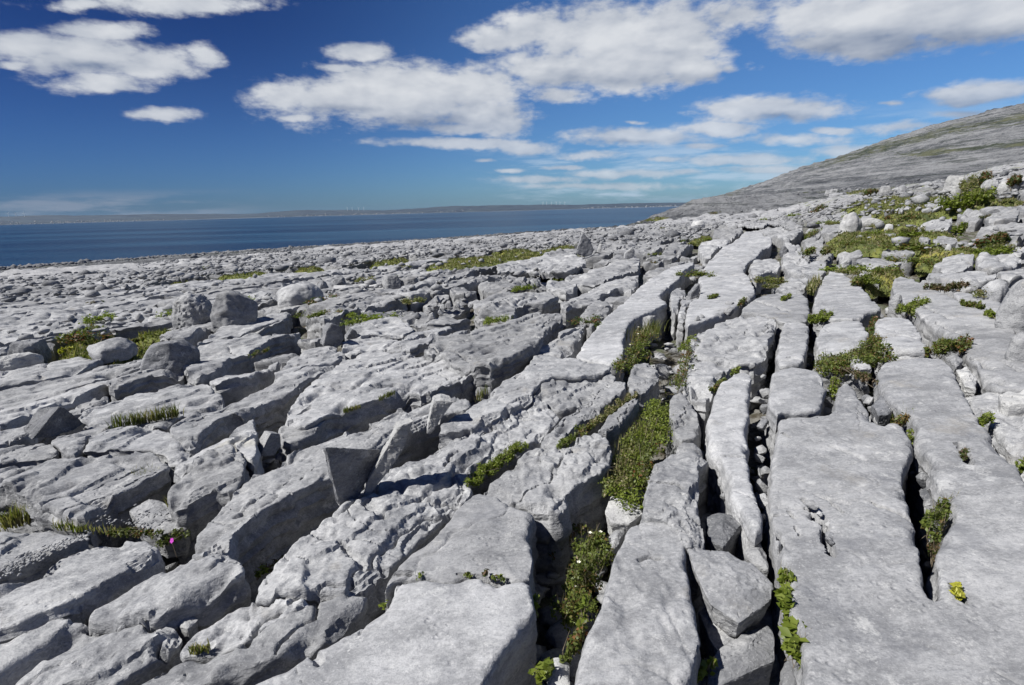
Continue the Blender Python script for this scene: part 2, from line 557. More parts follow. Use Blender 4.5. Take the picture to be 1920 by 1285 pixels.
def empty(name, loc):
    o = bpy.data.objects.new(name, None)
    o.empty_display_size = .1
    COL.objects.link(o); o.location = loc
    return o


def pts_in_poly(px, py, poly):
    inside = np.zeros(px.shape, bool)
    n = len(poly)
    j = n - 1
    for i in range(n):
        xi, yi = poly[i]; xj, yj = poly[j]
        c = ((yi > py) != (yj > py))
        if c.any():
            with np.errstate(divide='ignore', invalid='ignore'):
                xx = (xj - xi) * (py - yi) / (yj - yi) + xi
            inside ^= c & (px < xx)
        j = i
    return inside


def poly_dist(px, py, poly):
    """distance of points to a closed outline"""
    A = poly; B = np.roll(poly, -1, 0)
    best = np.full(px.shape, 1e9)
    D = B - A; L2 = (D ** 2).sum(1) + 1e-12
    for s in range(0, len(px), 4000):
        X = px[s:s + 4000, None]; Y = py[s:s + 4000, None]
        t = np.clip(((X - A[None, :, 0]) * D[None, :, 0] + (Y - A[None, :, 1]) * D[None, :, 1]) / L2, 0, 1)
        dx = X - (A[None, :, 0] + t * D[None, :, 0]); dy = Y - (A[None, :, 1] + t * D[None, :, 1])
        best[s:s + 4000] = np.sqrt((dx * dx + dy * dy).min(1))
    return best


def resample(poly, step):
    A = poly; B = np.roll(poly, -1, 0)
    out = []
    for a, b in zip(A, B):
        L = np.hypot(*(b - a)); n = max(1, int(round(L / step)))
        for i in range(n): out.append(a + (b - a) * i / n)
    return np.array(out)


def chaikin(poly, it=1, q=.22):
    for _ in range(it):
        A = poly; B = np.roll(poly, -1, 0)
        n = np.empty((len(A) * 2, 2)); n[0::2] = A * (1 - q) + B * q; n[1::2] = A * q + B * (1 - q)
        poly = n
    return poly


def relief(x, y, amp=1.0, fine=True, pit=0.0, seed=0, step=1.0, res=.02):
    u, v = uv(x, y)
    wv_ = n2(x / .5, y / .5, 31) * .12
    r = .030 * n2(x / 1.3, y / 1.3, 1 + seed) + .010 * n2(u / .34 + wv_, v / .8, 2)
    sc = np.abs(n2(u / .30 + wv_, v / .55, 33)); r = r + .009 * step * (.25 - sc)
    t = n2(u / .55 + wv_ * 2, v / 1.5 + wv_, 7 + seed) * 2.4 + n2(x / .33, y / .33, 8) * .55 + n2(x / .09, y / .09, 9) * .12
    fr = t - np.floor(t)
    r = r + .024 * step * (np.floor(t) + .35 * fr + .65 * sst(fr, .93, 1.0))
    dip = np.clip(n2(u / .22 + wv_, v / .42, 12) - .30, 0, 1)
    r = r - .12 * step * dip * dip * 2
    far = sst(np.hypot(x, y), 7, 18)
    t2 = n2(u / 1.5 + wv_, v / 4.5, 36) * 3.0 + n2(x / .5, y / .5, 37) * .25
    r = r + .055 * far * (np.floor(t2) + sst(t2 - np.floor(t2), .90, 1.0))
    w_ = max(1.0, res / .016)
    c3 = np.abs(n2(u / .42 + wv_ * 2 + .12 * n2(x / .12, y / .12, 26), v / 3.2, 27)); c4 = np.abs(n2(u / 1.8, v / .55 + wv_ * 2, 28))
    m3 = sst(n2(x / 1.4, y / 1.4, 29), -.02, .2) * min(1.0, step + .25); m4 = sst(n2(x / 1.6, y / 1.6, 30), .08, .25) * min(1.0, step + .25)
    r = r - (.022 + .012 * w_) * (np.exp(-(c3 / (.022 * w_)) ** 2) * m3 + .7 * np.exp(-(c4 / (.014 * w_)) ** 2) * m4)
    if fine:
        r = r + .0085 * n2(x / .14, y / .14, 4) + .0045 * n2(u / .05, v / .08, 5) + .002 * n2(x / .028, y / .028, 6)
        # hairline cracks
        c1 = np.abs(n2(u / .9 + wv_ * 3, v / .35, 21)); c2 = np.abs(n2(x / .7, y / .7, 22) + .3 * n2(x / .15, y / .15, 23))
        r = r - .014 * np.exp(-(c1 / .010) ** 2) * sst(n2(x / .8, y / .8, 24), .05, .25) - .012 * np.exp(-(c2 / .012) ** 2) * sst(n2(x / 1.1, y / 1.1, 25), .1, .3)
    if pit:
        pm = .35 + sst(n2(x / .55, y / .55, 15), -.2, .3)
        pp = np.clip(n2(x / .05, y / .07, 16), 0, 1) + .8 * np.clip(n2(x / .11, y / .13, 17), 0, 1)
        rg = np.abs(n2(x / .11, y / .14, 34)); rg2 = np.abs(n2(x / .05, y / .06, 35))
        r = r - pit * .026 * pp * pm + pit * (.013 * (.3 - rg) + .009 * (.3 - rg2)) * (.4 + pm) + pit * .004 * n2(x / .02, y / .02, 18)
    return r * amp


def build_slab(poly, h=0.0, depth=.55, res=.03, e=.045, rough_edge=1.0, tilt=(0, 0), amp=1.0, pit=0.0, step=1.0, seed=0, cap=22000, chk=1, under=0.0, carved=False, q_=.22):
    """a block of pavement: eroded top, rounded rim, layered sides -> V, [tris, quads]"""
    poly = np.array(poly, float)
    a = .5 * np.sum(poly[:, 0] * np.roll(poly[:, 1], -1) - np.roll(poly[:, 0], -1) * poly[:, 1])
    if a < 0: poly = poly[::-1]
    area = abs(a)
    res = max(res, math.sqrt(area / cap) * 1.08)
    c = poly.mean(0)
    o = resample(chaikin(poly, chk, q_), res)
    # ragged outline
    nx = np.roll(o, -1, 0) - np.roll(o, 1, 0)
    ln = np.hypot(nx[:, 0], nx[:, 1]) + 1e-9
    N = np.stack([nx[:, 1] / ln, -nx[:, 0] / ln], 1)
    k = rough_edge * min(1.0, math.sqrt(area) / .8)
    dsp = .030 * n2(o[:, 0] / .33, o[:, 1] / .33, 40 + seed) + .016 * n2(o[:, 0] / .11, o[:, 1] / .11, 41 + seed)
    if res < .03: dsp = dsp + .007 * n2(o[:, 0] / .035, o[:, 1] / .035, 42)
    o = o + N * (dsp * k)[:, None]
    mn = o.min(0); mx = o.max(0)
    gx = np.arange(mn[0], mx[0], res); gy = np.arange(mn[1], mx[1], res * .87)
    X, Y = np.meshgrid(gx, gy)
    X = X + (np.arange(len(gy)) % 2)[:, None] * res * .5
    X = X.ravel() + RNG.uniform(-.18, .18, X.size) * res; Y = Y.ravel() + RNG.uniform(-.18, .18, Y.size) * res
    ok = pts_in_poly(X, Y, o)
    X, Y = X[ok], Y[ok]
    eb = np.clip(e * (1 + 1.0 * n2(X / .3, Y / .3, 50) + .6 * n2(X / .09, Y / .09, 51)), .012, 1)
    if len(X):
        d = poly_dist(X, Y, o)
        ok = d > res * .55
        X, Y, d, eb = X[ok], Y[ok], d[ok], eb[ok]
    else:
        d = np.zeros(0)
    # extra ring close to the rim
    ring = []
    for f in ((.25, .7) if res < e * .9 else (.45,)):
        q = o - N * (e * f)
        okq = pts_in_poly(q[:, 0], q[:, 1], o)
        q = q[okq]
        if len(q):
            dq = poly_dist(q[:, 0], q[:, 1], o)
            q = q[dq > e * f * .7]
            if len(q): ring.append((q, np.full(len(q), e * f)))
    nb = len(o)
    PX = np.concatenate([o[:, 0]] + [r[0][:, 0] for r in ring] + [X])
    PY = np.concatenate([o[:, 1]] + [r[0][:, 1] for r in ring] + [Y])
    DD = np.concatenate([np.zeros(nb)] + [r[1] for r in ring] + [d])
    EB = np.clip(e * (1 + 1.0 * n2(PX / .3, PY / .3, 50) + .6 * n2(PX / .09, PY / .09, 51)), .010, 1) + .075 * sst(n2(PX / .28, PY / .28, 52), .22, .34) * k
    pts = [Vector((float(x), float(y))) for x, y in zip(PX, PY)]
    edges = [(i, (i + 1) % nb) for i in range(nb)]
    vo, eo, fo, ov, oe, of = delaunay_2d_cdt(pts, edges, [], 1, 1e-6)
    nv = len(vo)
    src = np.array([(l[0] if l else -1) for l in ov])
    VX = np.array([p.x for p in vo]); VY = np.array([p.y for p in vo])
    dd = np.where(src >= 0, DD[src], 0); ee = np.where(src >= 0, EB[src], e)
    tdrop = np.clip(1 - dd / ee, 0, 1)
    big_ = np.clip(ee / (e * 2.2) - 1, 0, 1)
    drop = ee * (1 - np.sqrt(np.clip(1 - tdrop * tdrop, 0, 1))) * (1 - big_) + big_ * ee * .55 * np.ceil(tdrop * 3 - .2) / 3
    Zt = T(VX, VY) + h + tilt[0] * (VX - c[0]) + tilt[1] * (VY - c[1])
    Zt = Zt + relief(VX, VY, amp, res < .07, pit, 0, step, res) - drop
    if carved: Zt = Zt + carve(VX, VY, res)
    Vt = np.stack([VX, VY, Zt], 1)
    tris = np.array([f for f in fo if len(f) == 3], np.int32)
    # side wall
    omap = {}
    for i, s in enumerate(src):
        if 0 <= s < nb and s not in omap: omap[s] = i
    bi = np.array([omap.get(i, 0) for i in range(nb)])
    top = Vt[bi]
    nr = int(np.clip(depth / max(res * 1.2, .02), 3, 22))
    rings = []
    arc = np.cumsum(np.hypot(*(o - np.roll(o, 1, 0)).T))
    for j in range(1, nr + 1):
        z = depth * (j / nr) ** 1.1
        strat = n2(np.full(nb, z / .045) + top[:, 0] * .6, arc / .9, 60 + seed)
        st2 = n2(np.full(nb, z / .12), arc / 1.3, 61 + seed)
        dsp = .020 * np.sign(strat) * np.abs(strat) ** .4 + .025 * st2 + .016 * n3(top[:, 0] / .16, top[:, 1] / .16, z / .12, 2) - under * z
        dsp = dsp * min(1, z / .05) * k
        w = np.stack([top[:, 0] + N[:, 0] * dsp, top[:, 1] + N[:, 1] * dsp, top[:, 2] - z], 1)
        rings.append(w)
    V = np.concatenate([Vt] + rings)
    quads = []
    prev = bi
    for j in range(nr):
        cur = nv + j * nb + np.arange(nb)
        q = np.stack([prev, cur, np.roll(cur, -1), np.roll(prev, -1)], 1)
        q = q[(q[:, 0] != q[:, 3])]
        quads.append(q)
        prev = cur
    return V, [tris, np.concatenate(quads)]


# ------------------------------------------------------------------ picture tracing frames
VIEW = {'A': (0, 640, 1.993), 'B': (960, 640, 1.993), 'C': (0, 480, 3.0), 'D': (560, 480, 3.0), 'E': (1180, 480, 2.57), 'F': (1280, 170, 2.99),
        'I': (560, 860, 3.0), 'J': (1180, 380, 4.942), 'K': (1540, 380, 4.942), 'L': (1560, 640, 4.942), 'M': (800, 430, 4.76), 'X': (0, 0, 1.0)}


def pp(v, pts):
    ox, oy, s = VIEW[v]
    return [(ox + a / s, oy + b / s) for a, b in pts]


def ground_poly(v, pts, h=0.0):
    return np.array([P(x, y, h)[:2] for x, y in pp(v, pts)])


# (view, outline, options)
TR = [
 ('A', [(0, 890), (130, 830), (350, 735), (440, 720), (530, 722), (590, 745), (600, 790), (500, 850), (430, 890), (300, 960), (180, 1010), (80, 1060), (-60, 1090), (-80, 930)], dict(h=.02)),
 ('A', [(-60, 705), (150, 695), (290, 705), (340, 722), (230, 770), (100, 820), (-60, 885)], dict(h=0)),
 ('A', [(300, 1005), (480, 900), (600, 835), (760, 800), (860, 805), (920, 850), (910, 890), (800, 930), (640, 1000), (560, 1030), (400, 1020)], dict(h=.03, pit=.5, tilt=(.04, -.03))),
 ('A', [(-80, 1160), (120, 1085), (200, 1040), (330, 1035), (380, 1060), (600, 1045), (665, 1075), (640, 1120), (560, 1170), (450, 1240), (330, 1300), (-80, 1340)], dict(h=-.02, pit=.3)),
 ('A', [(685, 800), (740, 690), (905, 510), (1080, 400), (1300, 320), (1420, 285), (1600, 220), (1660, 195), (1740, 188), (1765, 240), (1620, 275), (1470, 350), (1400, 395), (1225, 490), (1000, 630), (890, 710), (850, 795), (760, 815)], dict(h=.05, pit=.3, depth=.6)),
 ('X', [(470, 1125), (530, 1050), (640, 965), (730, 875), (793, 840), (870, 820), (957, 777), (1000, 743), (1037, 762), (1050, 773), (1027, 800), (983, 827), (950, 838), (895, 868), (877, 890), (882, 915), (800, 990), (740, 1050), (690, 1100), (655, 1118), (600, 1120), (520, 1140)], dict(h=.0, pit=.5)),
 ('D', [(740, 1010), (980, 850), (1100, 730), (1290, 640), (1330, 560), (1480, 570), (1620, 590), (1760, 600), (1750, 630), (1600, 668), (1480, 690), (1340, 735), (1310, 790), (1180, 870), (1080, 925), (940, 990)], dict(h=.05, depth=.3, step=.5)),
 ('D', [(1330, 760), (1480, 705), (1620, 685), (1750, 650), (1785, 690), (1720, 760), (1620, 810), (1500, 850), (1440, 850), (1330, 800)], dict(h=-.02, pit=.6)),
 ('A', [(645, 1165), (710, 1090), (880, 985), (960, 970), (1000, 1005), (1100, 1000), (1190, 1000), (1060, 1070), (980, 1110), (900, 1140), (780, 1150)], dict(h=-.02, pit=.6, tilt=(0, -.03))),
 ('A', [(640, 1180), (900, 1150), (1110, 1030), (1300, 945), (1390, 955), (1235, 1108), (1100, 1170), (900, 1240), (700, 1300), (400, 1340), (450, 1290)], dict(h=-.01)),
 ('I', [(470, 762), (480, 670), (560, 580), (700, 480), (800, 400), (880, 300), (1000, 185), (1100, 205), (1200, 250), (1340, 300), (1290, 400), (1290, 460), (1320, 520), (1320, 620), (1300, 692), (1150, 692), (960, 662), (850, 702), (700, 675), (560, 690)], dict(h=.02, sm=1)),
 ('I', [(450, 860), (520, 780), (560, 700), (700, 685), (850, 712), (960, 672), (1150, 702), (1300, 702), (1335, 780), (1320, 880), (1200, 1020), (1100, 1150), (1000, 1320), (-100, 1400), (-380, 1330), (-100, 1180), (180, 1015)], dict(h=.015, sm=1)),
 ('X', [(905, 905), (950, 870), (980, 835), (1015, 830), (1030, 845), (1080, 830), (1125, 815), (1145, 840), (1140, 870), (1100, 900), (1065, 912), (1055, 950), (1010, 950), (970, 935), (930, 925)], dict(h=.03, pit=.7)),
 ('D', [(1400, 980), (1480, 880), (1600, 830), (1700, 690), (1840, 700), (1830, 760), (1710, 830), (1650, 890), (1550, 960), (1500, 1010), (1500, 1050), (1420, 1075), (1360, 1040)], dict(h=0, pit=.6)),
 ('D', [(1665, 1000), (1760, 880), (1870, 820), (1925, 815), (1840, 930), (1750, 1010)], dict(h=0, pit=.2)),
 ('D', [(1855, 720), (1870, 600), (1960, 580), (2040, 620), (2000, 700), (1940, 760), (1870, 770)], dict(h=.0, pit=.4)),
 ('C', [(930, 975), (1040, 880), (1200, 830), (1450, 750), (1600, 670), (1890, 588), (1870, 620), (1700, 690), (1620, 740), (1480, 800), (1380, 870), (1290, 885), (1150, 970), (1070, 1050), (1000, 1030)], dict(h=.03)),
 ('D', [(-75, 925), (-50, 830), (60, 720), (200, 600), (290, 560), (430, 520), (560, 550), (700, 560), (850, 600), (1000, 650), (900, 700), (700, 760), (600, 740), (400, 820), (250, 860), (170, 885), (50, 955), (-20, 960)], dict(h=.02)),
 ('A', [(1030, 322), (1130, 270), (1240, 262), (1230, 290), (1160, 340), (1060, 372)], dict(h=-.03)),
 ('A', [(615, 560), (700, 480), (760, 400), (860, 392), (910, 430), (920, 490), (870, 540), (780, 545), (700, 590), (630, 600)], dict(h=.06, pit=.6)),
 ('A', [(640, 462), (720, 390), (850, 330), (940, 265), (955, 310), (960, 420), (940, 450), (910, 425), (860, 385), (760, 395), (690, 478)], dict(h=.04, oc=1)),
 ('A', [(-60, 490), (120, 450), (300, 430), (450, 400), (590, 402), (630, 440), (530, 500), (480, 520), (330, 590), (300, 640), (200, 612), (100, 562), (-60, 520)], dict(h=.04)),
 ('A', [(300, 418), (330, 380), (440, 330), (560, 320), (690, 345), (720, 385), (640, 440), (600, 398), (420, 400)], dict(h=.0)),
 ('A', [(-60, 425), (90, 380), (180, 380), (230, 430), (100, 448), (-60, 480)], dict(h=-.02)),
 ('A', [(180, 370), (300, 325), (400, 295), (430, 315), (350, 350), (290, 425), (235, 428)], dict(h=.0)),
 ('A', [(-40, 300), (50, 240), (180, 205), (330, 165), (500, 110), (590, 92), (560, 118), (430, 155), (340, 195), (200, 240), (100, 270), (0, 310)], dict(h=-.02)),
 ('A', [(-60, 95), (120, 70), (370, 55), (380, 70), (260, 110), (100, 150), (-60, 175)], dict(h=.02)),
 ('A', [(-60, 240), (-60, 195), (200, 130), (400, 85), (590, 66), (580, 86), (400, 140), (190, 195), (50, 228)], dict(h=.02)),
 ('A', [(-60, 370), (60, 330), (130, 320), (120, 350), (30, 385), (-60, 410)], dict(h=-.04)),
 ('A', [(320, 310), (430, 235), (560, 190), (700, 150), (860, 205), (700, 265), (600, 320), (440, 325)], dict(h=-.03)),
 ('C', [(600, 710), (900, 612), (1010, 600), (1060, 635), (880, 670), (700, 725), (620, 745)], dict(h=.02)),
 ('C', [(430, 880), (620, 830), (760, 770), (900, 765), (1100, 722), (1080, 742), (950, 790), (840, 830), (700, 890), (560, 950), (490, 930)], dict(h=-.03)),
 ('C', [(1020, 610), (1100, 520), (1200, 452), (1350, 440), (1500, 430), (1700, 400), (1650, 440), (1500, 480), (1400, 530), (1280, 580), (1180, 640), (1100, 675), (1060, 655)], dict(h=.05)),
 ('C', [(1180, 700), (1250, 645), (1400, 640), (1480, 620), (1570, 560), (1550, 600), (1480, 640), (1380, 690), (1250, 720), (1190, 730)], dict(h=-.02)),
 ('C', [(1600, 610), (1650, 570), (1800, 520), (1900, 505), (1880, 560), (1750, 600), (1640, 640)], dict(h=.0)),
 ('C', [(880, 455), (960, 400), (1100, 370), (1250, 345), (1310, 345), (1170, 400), (1060, 455), (940, 470)], dict(h=.03)),
 ('C', [(1080, 500), (1180, 430), (1330, 365), (1500, 320), (1640, 300), (1600, 350), (1450, 400), (1300, 440), (1180, 450)], dict(h=.0)),
 # right hand side
 ('B', [(1100, 1340), (1100, 1100), (1050, 1000), (1020, 870), (990, 760), (968, 600), (968, 430), (995, 312), (1010, 288), (1200, 271), (1212, 200), (1225, 157), (1270, 162), (1310, 220), (1345, 285), (1385, 320), (1405, 300), (1460, 308), (1495, 370), (1500, 430),
        (1455, 480), (1475, 560), (1505, 650), (1510, 740), (1540, 830), (1558, 935), (1592, 955), (1595, 880), (1590, 790), (1607, 715), (1660, 640), (1640, 590), (1590, 530), (1560, 440), (1515, 390), (1505, 300), (1430, 240), (1380, 170), (1365, 130), (1372, 92),
        (1500, 70), (1628, 78), (1700, 220), (1790, 350), (1913, 500), (2050, 700), (2150, 1000), (2200, 1340)], dict(h=.03, sm=1, cap=34000, depth=.6, step=.35)),
 ('B', [(962, 240), (967, 170), (977, 108), (1060, 97), (1150, 112), (1168, 150), (1166, 238), (1130, 258), (1020, 264), (985, 276)], dict(h=.06, sm=1, depth=.4)),
 ('B', [(735, 400), (733, 310), (745, 230), (780, 150), (830, 118), (890, 112), (890, 165), (885, 250), (880, 320), (875, 370), (880, 420), (888, 500), (900, 560), (940, 650), (935, 700), (905, 720), (870, 640), (815, 600), (808, 520), (790, 450), (762, 420)], dict(h=.02, sm=1)),
 ('B', [(515, 510), (520, 460), (600, 400), (620, 362), (700, 362), (740, 390), (730, 430), (690, 470), (695, 560), (700, 640), (725, 740), (700, 755), (640, 745), (600, 665), (560, 655), (490, 652), (500, 600)], dict(h=.05, pit=.3)),
 ('B', [(330, 980), (350, 880), (400, 760), (440, 690), (490, 668), (580, 668), (630, 690), (662, 740), (640, 780), (650, 870), (685, 990), (700, 1100), (680, 1200), (640, 1340), (220, 1340), (250, 1180), (290, 1060)], dict(h=.02, sm=1, pit=.5)),
 ('B', [(585, 210), (640, 197), (688, 250), (700, 300), (695, 338), (622, 353), (600, 300), (587, 260)], dict(h=-.02, pit=.5)),
 ('E', [(302, 478), (292, 420), (350, 345), (450, 292), (560, 272), (690, 312), (705, 340), (680, 385), (660, 440), (640, 498), (500, 497), (400, 487)], dict(h=.03)),
 ('E', [(272, 535), (302, 492), (490, 515), (480, 540), (430, 580), (400, 650), (385, 700), (315, 690), (280, 620)], dict(h=-.02)),
 ('E', [(712, 468), (725, 380), (745, 322), (800, 318), (868, 325), (868, 370), (850, 455), (838, 515), (770, 527), (710, 518)], dict(h=.02, sm=1)),
 ('E', [(905, 370), (950, 316), (1060, 312), (1130, 315), (1160, 410), (1080, 462), (1020, 465), (930, 468), (907, 430)], dict(h=.02, sm=1)),
 ('E', [(888, 245), (900, 180), (950, 85), (1010, 75), (1100, 130), (1170, 200), (1225, 250), (1140, 278), (1110, 300), (960, 300), (895, 290)], dict(h=.03, sm=1)),
 ('E', [(1182, 330), (1200, 294), (1330, 292), (1390, 342), (1428, 440), (1418, 462), (1215, 440)], dict(h=.03, sm=1)),
 ('E', [(1280, 100), (1400, 120), (1540, 200), (1700, 262), (1850, 335), (1950, 450), (1980, 630), (1870, 632), (1780, 630), (1700, 560), (1640, 480), (1600, 400), (1500, 350), (1420, 300), (1330, 230), (1260, 170)], dict(h=.02, sm=1)),
 ('E', [(1550, 180), (1620, 172), (1760, 200), (1870, 268), (1850, 308), (1740, 288), (1640, 230)], dict(h=.02, sm=1)),
 ('E', [(1610, 650), (1700, 640), (1770, 640), (1850, 700), (1990, 800), (2100, 1000), (2000, 1040), (1900, 940), (1820, 890), (1740, 800), (1680, 740)], dict(h=-.04, pit=.3)),
 ('E', [(1780, 640), (1990, 640), (1990, 690), (1800, 690)], dict(h=.06, pale=1)),
 ('J', [(460, 1080), (470, 980), (500, 850), (560, 790), (655, 745), (640, 850), (560, 930), (520, 960), (500, 1080)], dict(h=.02)),
 ('J', [(390, 960), (390, 800), (470, 772), (525, 792), (460, 900), (440, 990)], dict(h=.03)),
 ('X', [(1080, 655), (1127, 600), (1180, 555), (1205, 532), (1235, 515), (1262, 500), (1300, 493), (1303, 497), (1282, 507), (1275, 520), (1255, 537), (1240, 548), (1238, 560), (1255, 567), (1232, 577), (1202, 590), (1180, 602), (1168, 640), (1170, 665), (1150, 676), (1120, 669), (1085, 667)], dict(h=.06, sm=1)),
 ('J', [(520, 1130), (530, 985), (560, 915), (650, 880), (672, 740), (630, 715), (700, 600), (760, 510), (850, 440), (990, 345), (1080, 262), (1200, 268), (1320, 325), (1320, 400), (1230, 430), (1190, 500), (1100, 540), (1050, 640), (1125, 700), (1180, 835), (1100, 880), (1000, 950), (900, 1000), (780, 1050), (640, 1105)], dict(h=.04, sm=1)),
 ('J', [(1010, 1005), (1200, 865), (1300, 845), (1430, 845), (1600, 838), (1655, 872), (1672, 990), (1660, 1095), (1400, 1110), (1340, 1055), (1150, 1015)], dict(h=.02, sm=1)),
 ('J', [(1122, 540), (1280, 502), (1400, 512), (1405, 618), (1250, 648), (1200, 695), (1125, 690)], dict(h=.02)),
 ('J', [(1425, 515), (1432, 372), (1500, 380), (1610, 422), (1605, 520), (1825, 545), (1825, 640), (1760, 715), (1640, 675), (1440, 638)], dict(h=.02)),
 ('J', [(1310, 778), (1380, 710), (1640, 690), (1655, 720), (1615, 832), (1440, 835)], dict(h=.01)),
 ('J', [(640, 440), (650, 372), (780, 335), (960, 345), (830, 420), (730, 498)], dict(h=.02)),
 ('J', [(770, 322), (790, 232), (880, 205), (1070, 245), (990, 322), (900, 340)], dict(h=.02)),
 ('J', [(1090, 252), (1350, 215), (1600, 222), (1615, 260), (1500, 330), (1480, 350), (1335, 308), (1200, 258)], dict(h=.05)),
 ('J', [(880, 200), (960, 180), (1300, 175), (1300, 215), (1080, 225)], dict(h=.16, depth=.10)),
 ('J', [(1230, 180), (1320, 160), (1550, 175), (1630, 210), (1400, 208)], dict(h=.22, depth=.08)),
 ('J', [(850, 170), (870, 140), (1080, 160), (950, 182)], dict(h=.24, depth=.12)),
 ('M', [(430, 730), (430, 640), (600, 592), (830, 552), (1040, 547), (1165, 562), (1175, 590), (1075, 638), (900, 650), (790, 672), (783, 745), (640, 730)], dict(h=.10)),
 ('D', [(700, 520), (820, 450), (1000, 400), (1250, 335), (1480, 305), (1488, 330), (1430, 360), (1388, 420), (1385, 470), (1280, 555), (1160, 600), (1060, 640), (900, 615), (820, 570), (740, 545)], dict(h=.10)),
 ('M', [(620, 350), (640, 325), (800, 282), (960, 262), (1320, 242), (1425, 262), (1415, 308), (1310, 338), (1260, 362), (1080, 368), (940, 330), (780, 350)], dict(h=.12, depth=.2, under=.4)),
 ('M', [(1000, 250), (1070, 212), (1335, 152), (1335, 235), (1100, 256)], dict(h=.1)),
 ('M', [(1200, 440), (1260, 382), (1400, 352), (1700, 282), (1900, 232), (1900, 318), (1860, 368), (1600, 438), (1540, 478), (1340, 478)], dict(h=.06)),
 ('M', [(1070, 538), (1082, 452), (1220, 442), (1325, 452), (1345, 500), (1295, 552)], dict(h=.10)),
 ('M', [(1250, 610), (1400, 552), (1600, 482), (1800, 422), (1900, 412), (1850, 538), (1740, 520), (1560, 566), (1545, 588), (1380, 628)], dict(h=.06)),
 ('M', [(1195, 650), (1320, 625), (1540, 598), (1535, 640), (1330, 662), (1215, 708)], dict(h=.05)),
 ('M', [(510, 540), (520, 482), (700, 442), (800, 472), (815, 538), (690, 550)], dict(h=.05)),
 ('M', [(1155, 968), (1240, 882), (1415, 802), (1430, 856), (1300, 925), (1200, 976)], dict(h=.03)),
 ('M', [(900, 1285), (985, 1105), (1160, 990), (1300, 940), (1425, 862), (1350, 1000), (1205, 1120), (1000, 1270)], dict(h=-.02)),
 ('M', [(1445, 860), (1480, 745), (1600, 695), (1635, 702), (1612, 740), (1480, 865)], dict(h=.05)),
 ('D', [(590, 450), (650, 420), (760, 402), (885, 406), (780, 440), (735, 480), (650, 536), (560, 512)], dict(h=.05)),
 ('D', [(240, 472), (400, 452), (580, 472), (640, 510), (560, 540), (420, 518), (250, 548)], dict(h=.0)),
 ('D', [(-40, 700), (100, 640), (180, 590), (270, 548), (260, 520), (100, 540), (-60, 600), (-160, 650)], dict(h=.03)),
 ('D', [(250, 440), (300, 400), (420, 350), (560, 340), (660, 400), (560, 440), (420, 440), (330, 460)], dict(h=.06)),
 ('K', [(990, 660), (1020, 632), (1200, 640), (1400, 612), (1615, 642), (1612, 700), (1500, 728), (1330, 722), (1100, 690)], dict(h=.10)),
 ('K', [(890, 722), (960, 706), (1320, 735), (1430, 790), (1320, 800), (1150, 745), (930, 752)], dict(h=-.02)),
 ('K', [(1040, 540), (1180, 492), (1280, 452), (1395, 492), (1425, 560), (1350, 608), (1200, 620), (1080, 580)], dict(h=.10)),
 ('K', [(1430, 500), (1700, 472), (1860, 502), (1800, 560), (1640, 588), (1455, 578)], dict(h=.10)),
 ('K', [(1640, 604), (1870, 566), (1960, 650), (1750, 680), (1650, 690)], dict(h=.10)),
 ('K', [(300, 520), (480, 472), (640, 482), (765, 560), (640, 598), (400, 588)], dict(h=.07)),
 ('K', [(330, 622), (420, 604), (540, 642), (555, 698), (470, 700), (380, 680)], dict(h=.05)),
 ('K', [(540, 432), (700, 412), (895, 432), (850, 463), (650, 460)], dict(h=.08)),
 ('K', [(1022, 360), (1100, 292), (1230, 292), (1275, 340), (1240, 380), (1060, 384)], dict(h=.08)),
 ('K', [(800, 222), (1000, 142), (1200, 132), (1228, 180), (1100, 238), (930, 264)], dict(h=.10)),
 ('K', [(1500, 160), (1650, 82), (1800, 62), (1838, 140), (1700, 163), (1580, 178)], dict(h=.15)),
 ('K', [(1430, 250), (1500, 205), (1900, 195), (1900, 290), (1600, 290)], dict(h=.05)),
 ('K', [(1665, 402), (1750, 325), (1900, 315), (1900, 408), (1720, 410)], dict(h=.10)),
 ('K', [(1250, 400), (1260, 355), (1440, 345), (1455, 400)], dict(h=.08)),
 ('K', [(955, 32), (975, 2), (1200, 12), (1190, 35)], dict(h=.15)),
 ('K', [(300, 320), (350, 295), (440, 310), (430, 330), (330, 332)], dict(h=.08)),
 ('K', [(555, 305), (580, 285), (690, 290), (705, 325), (600, 315)], dict(h=.08)),
 ('K', [(900, 335), (930, 310), (1020, 318), (1010, 345), (940, 345)], dict(h=.08)),
]
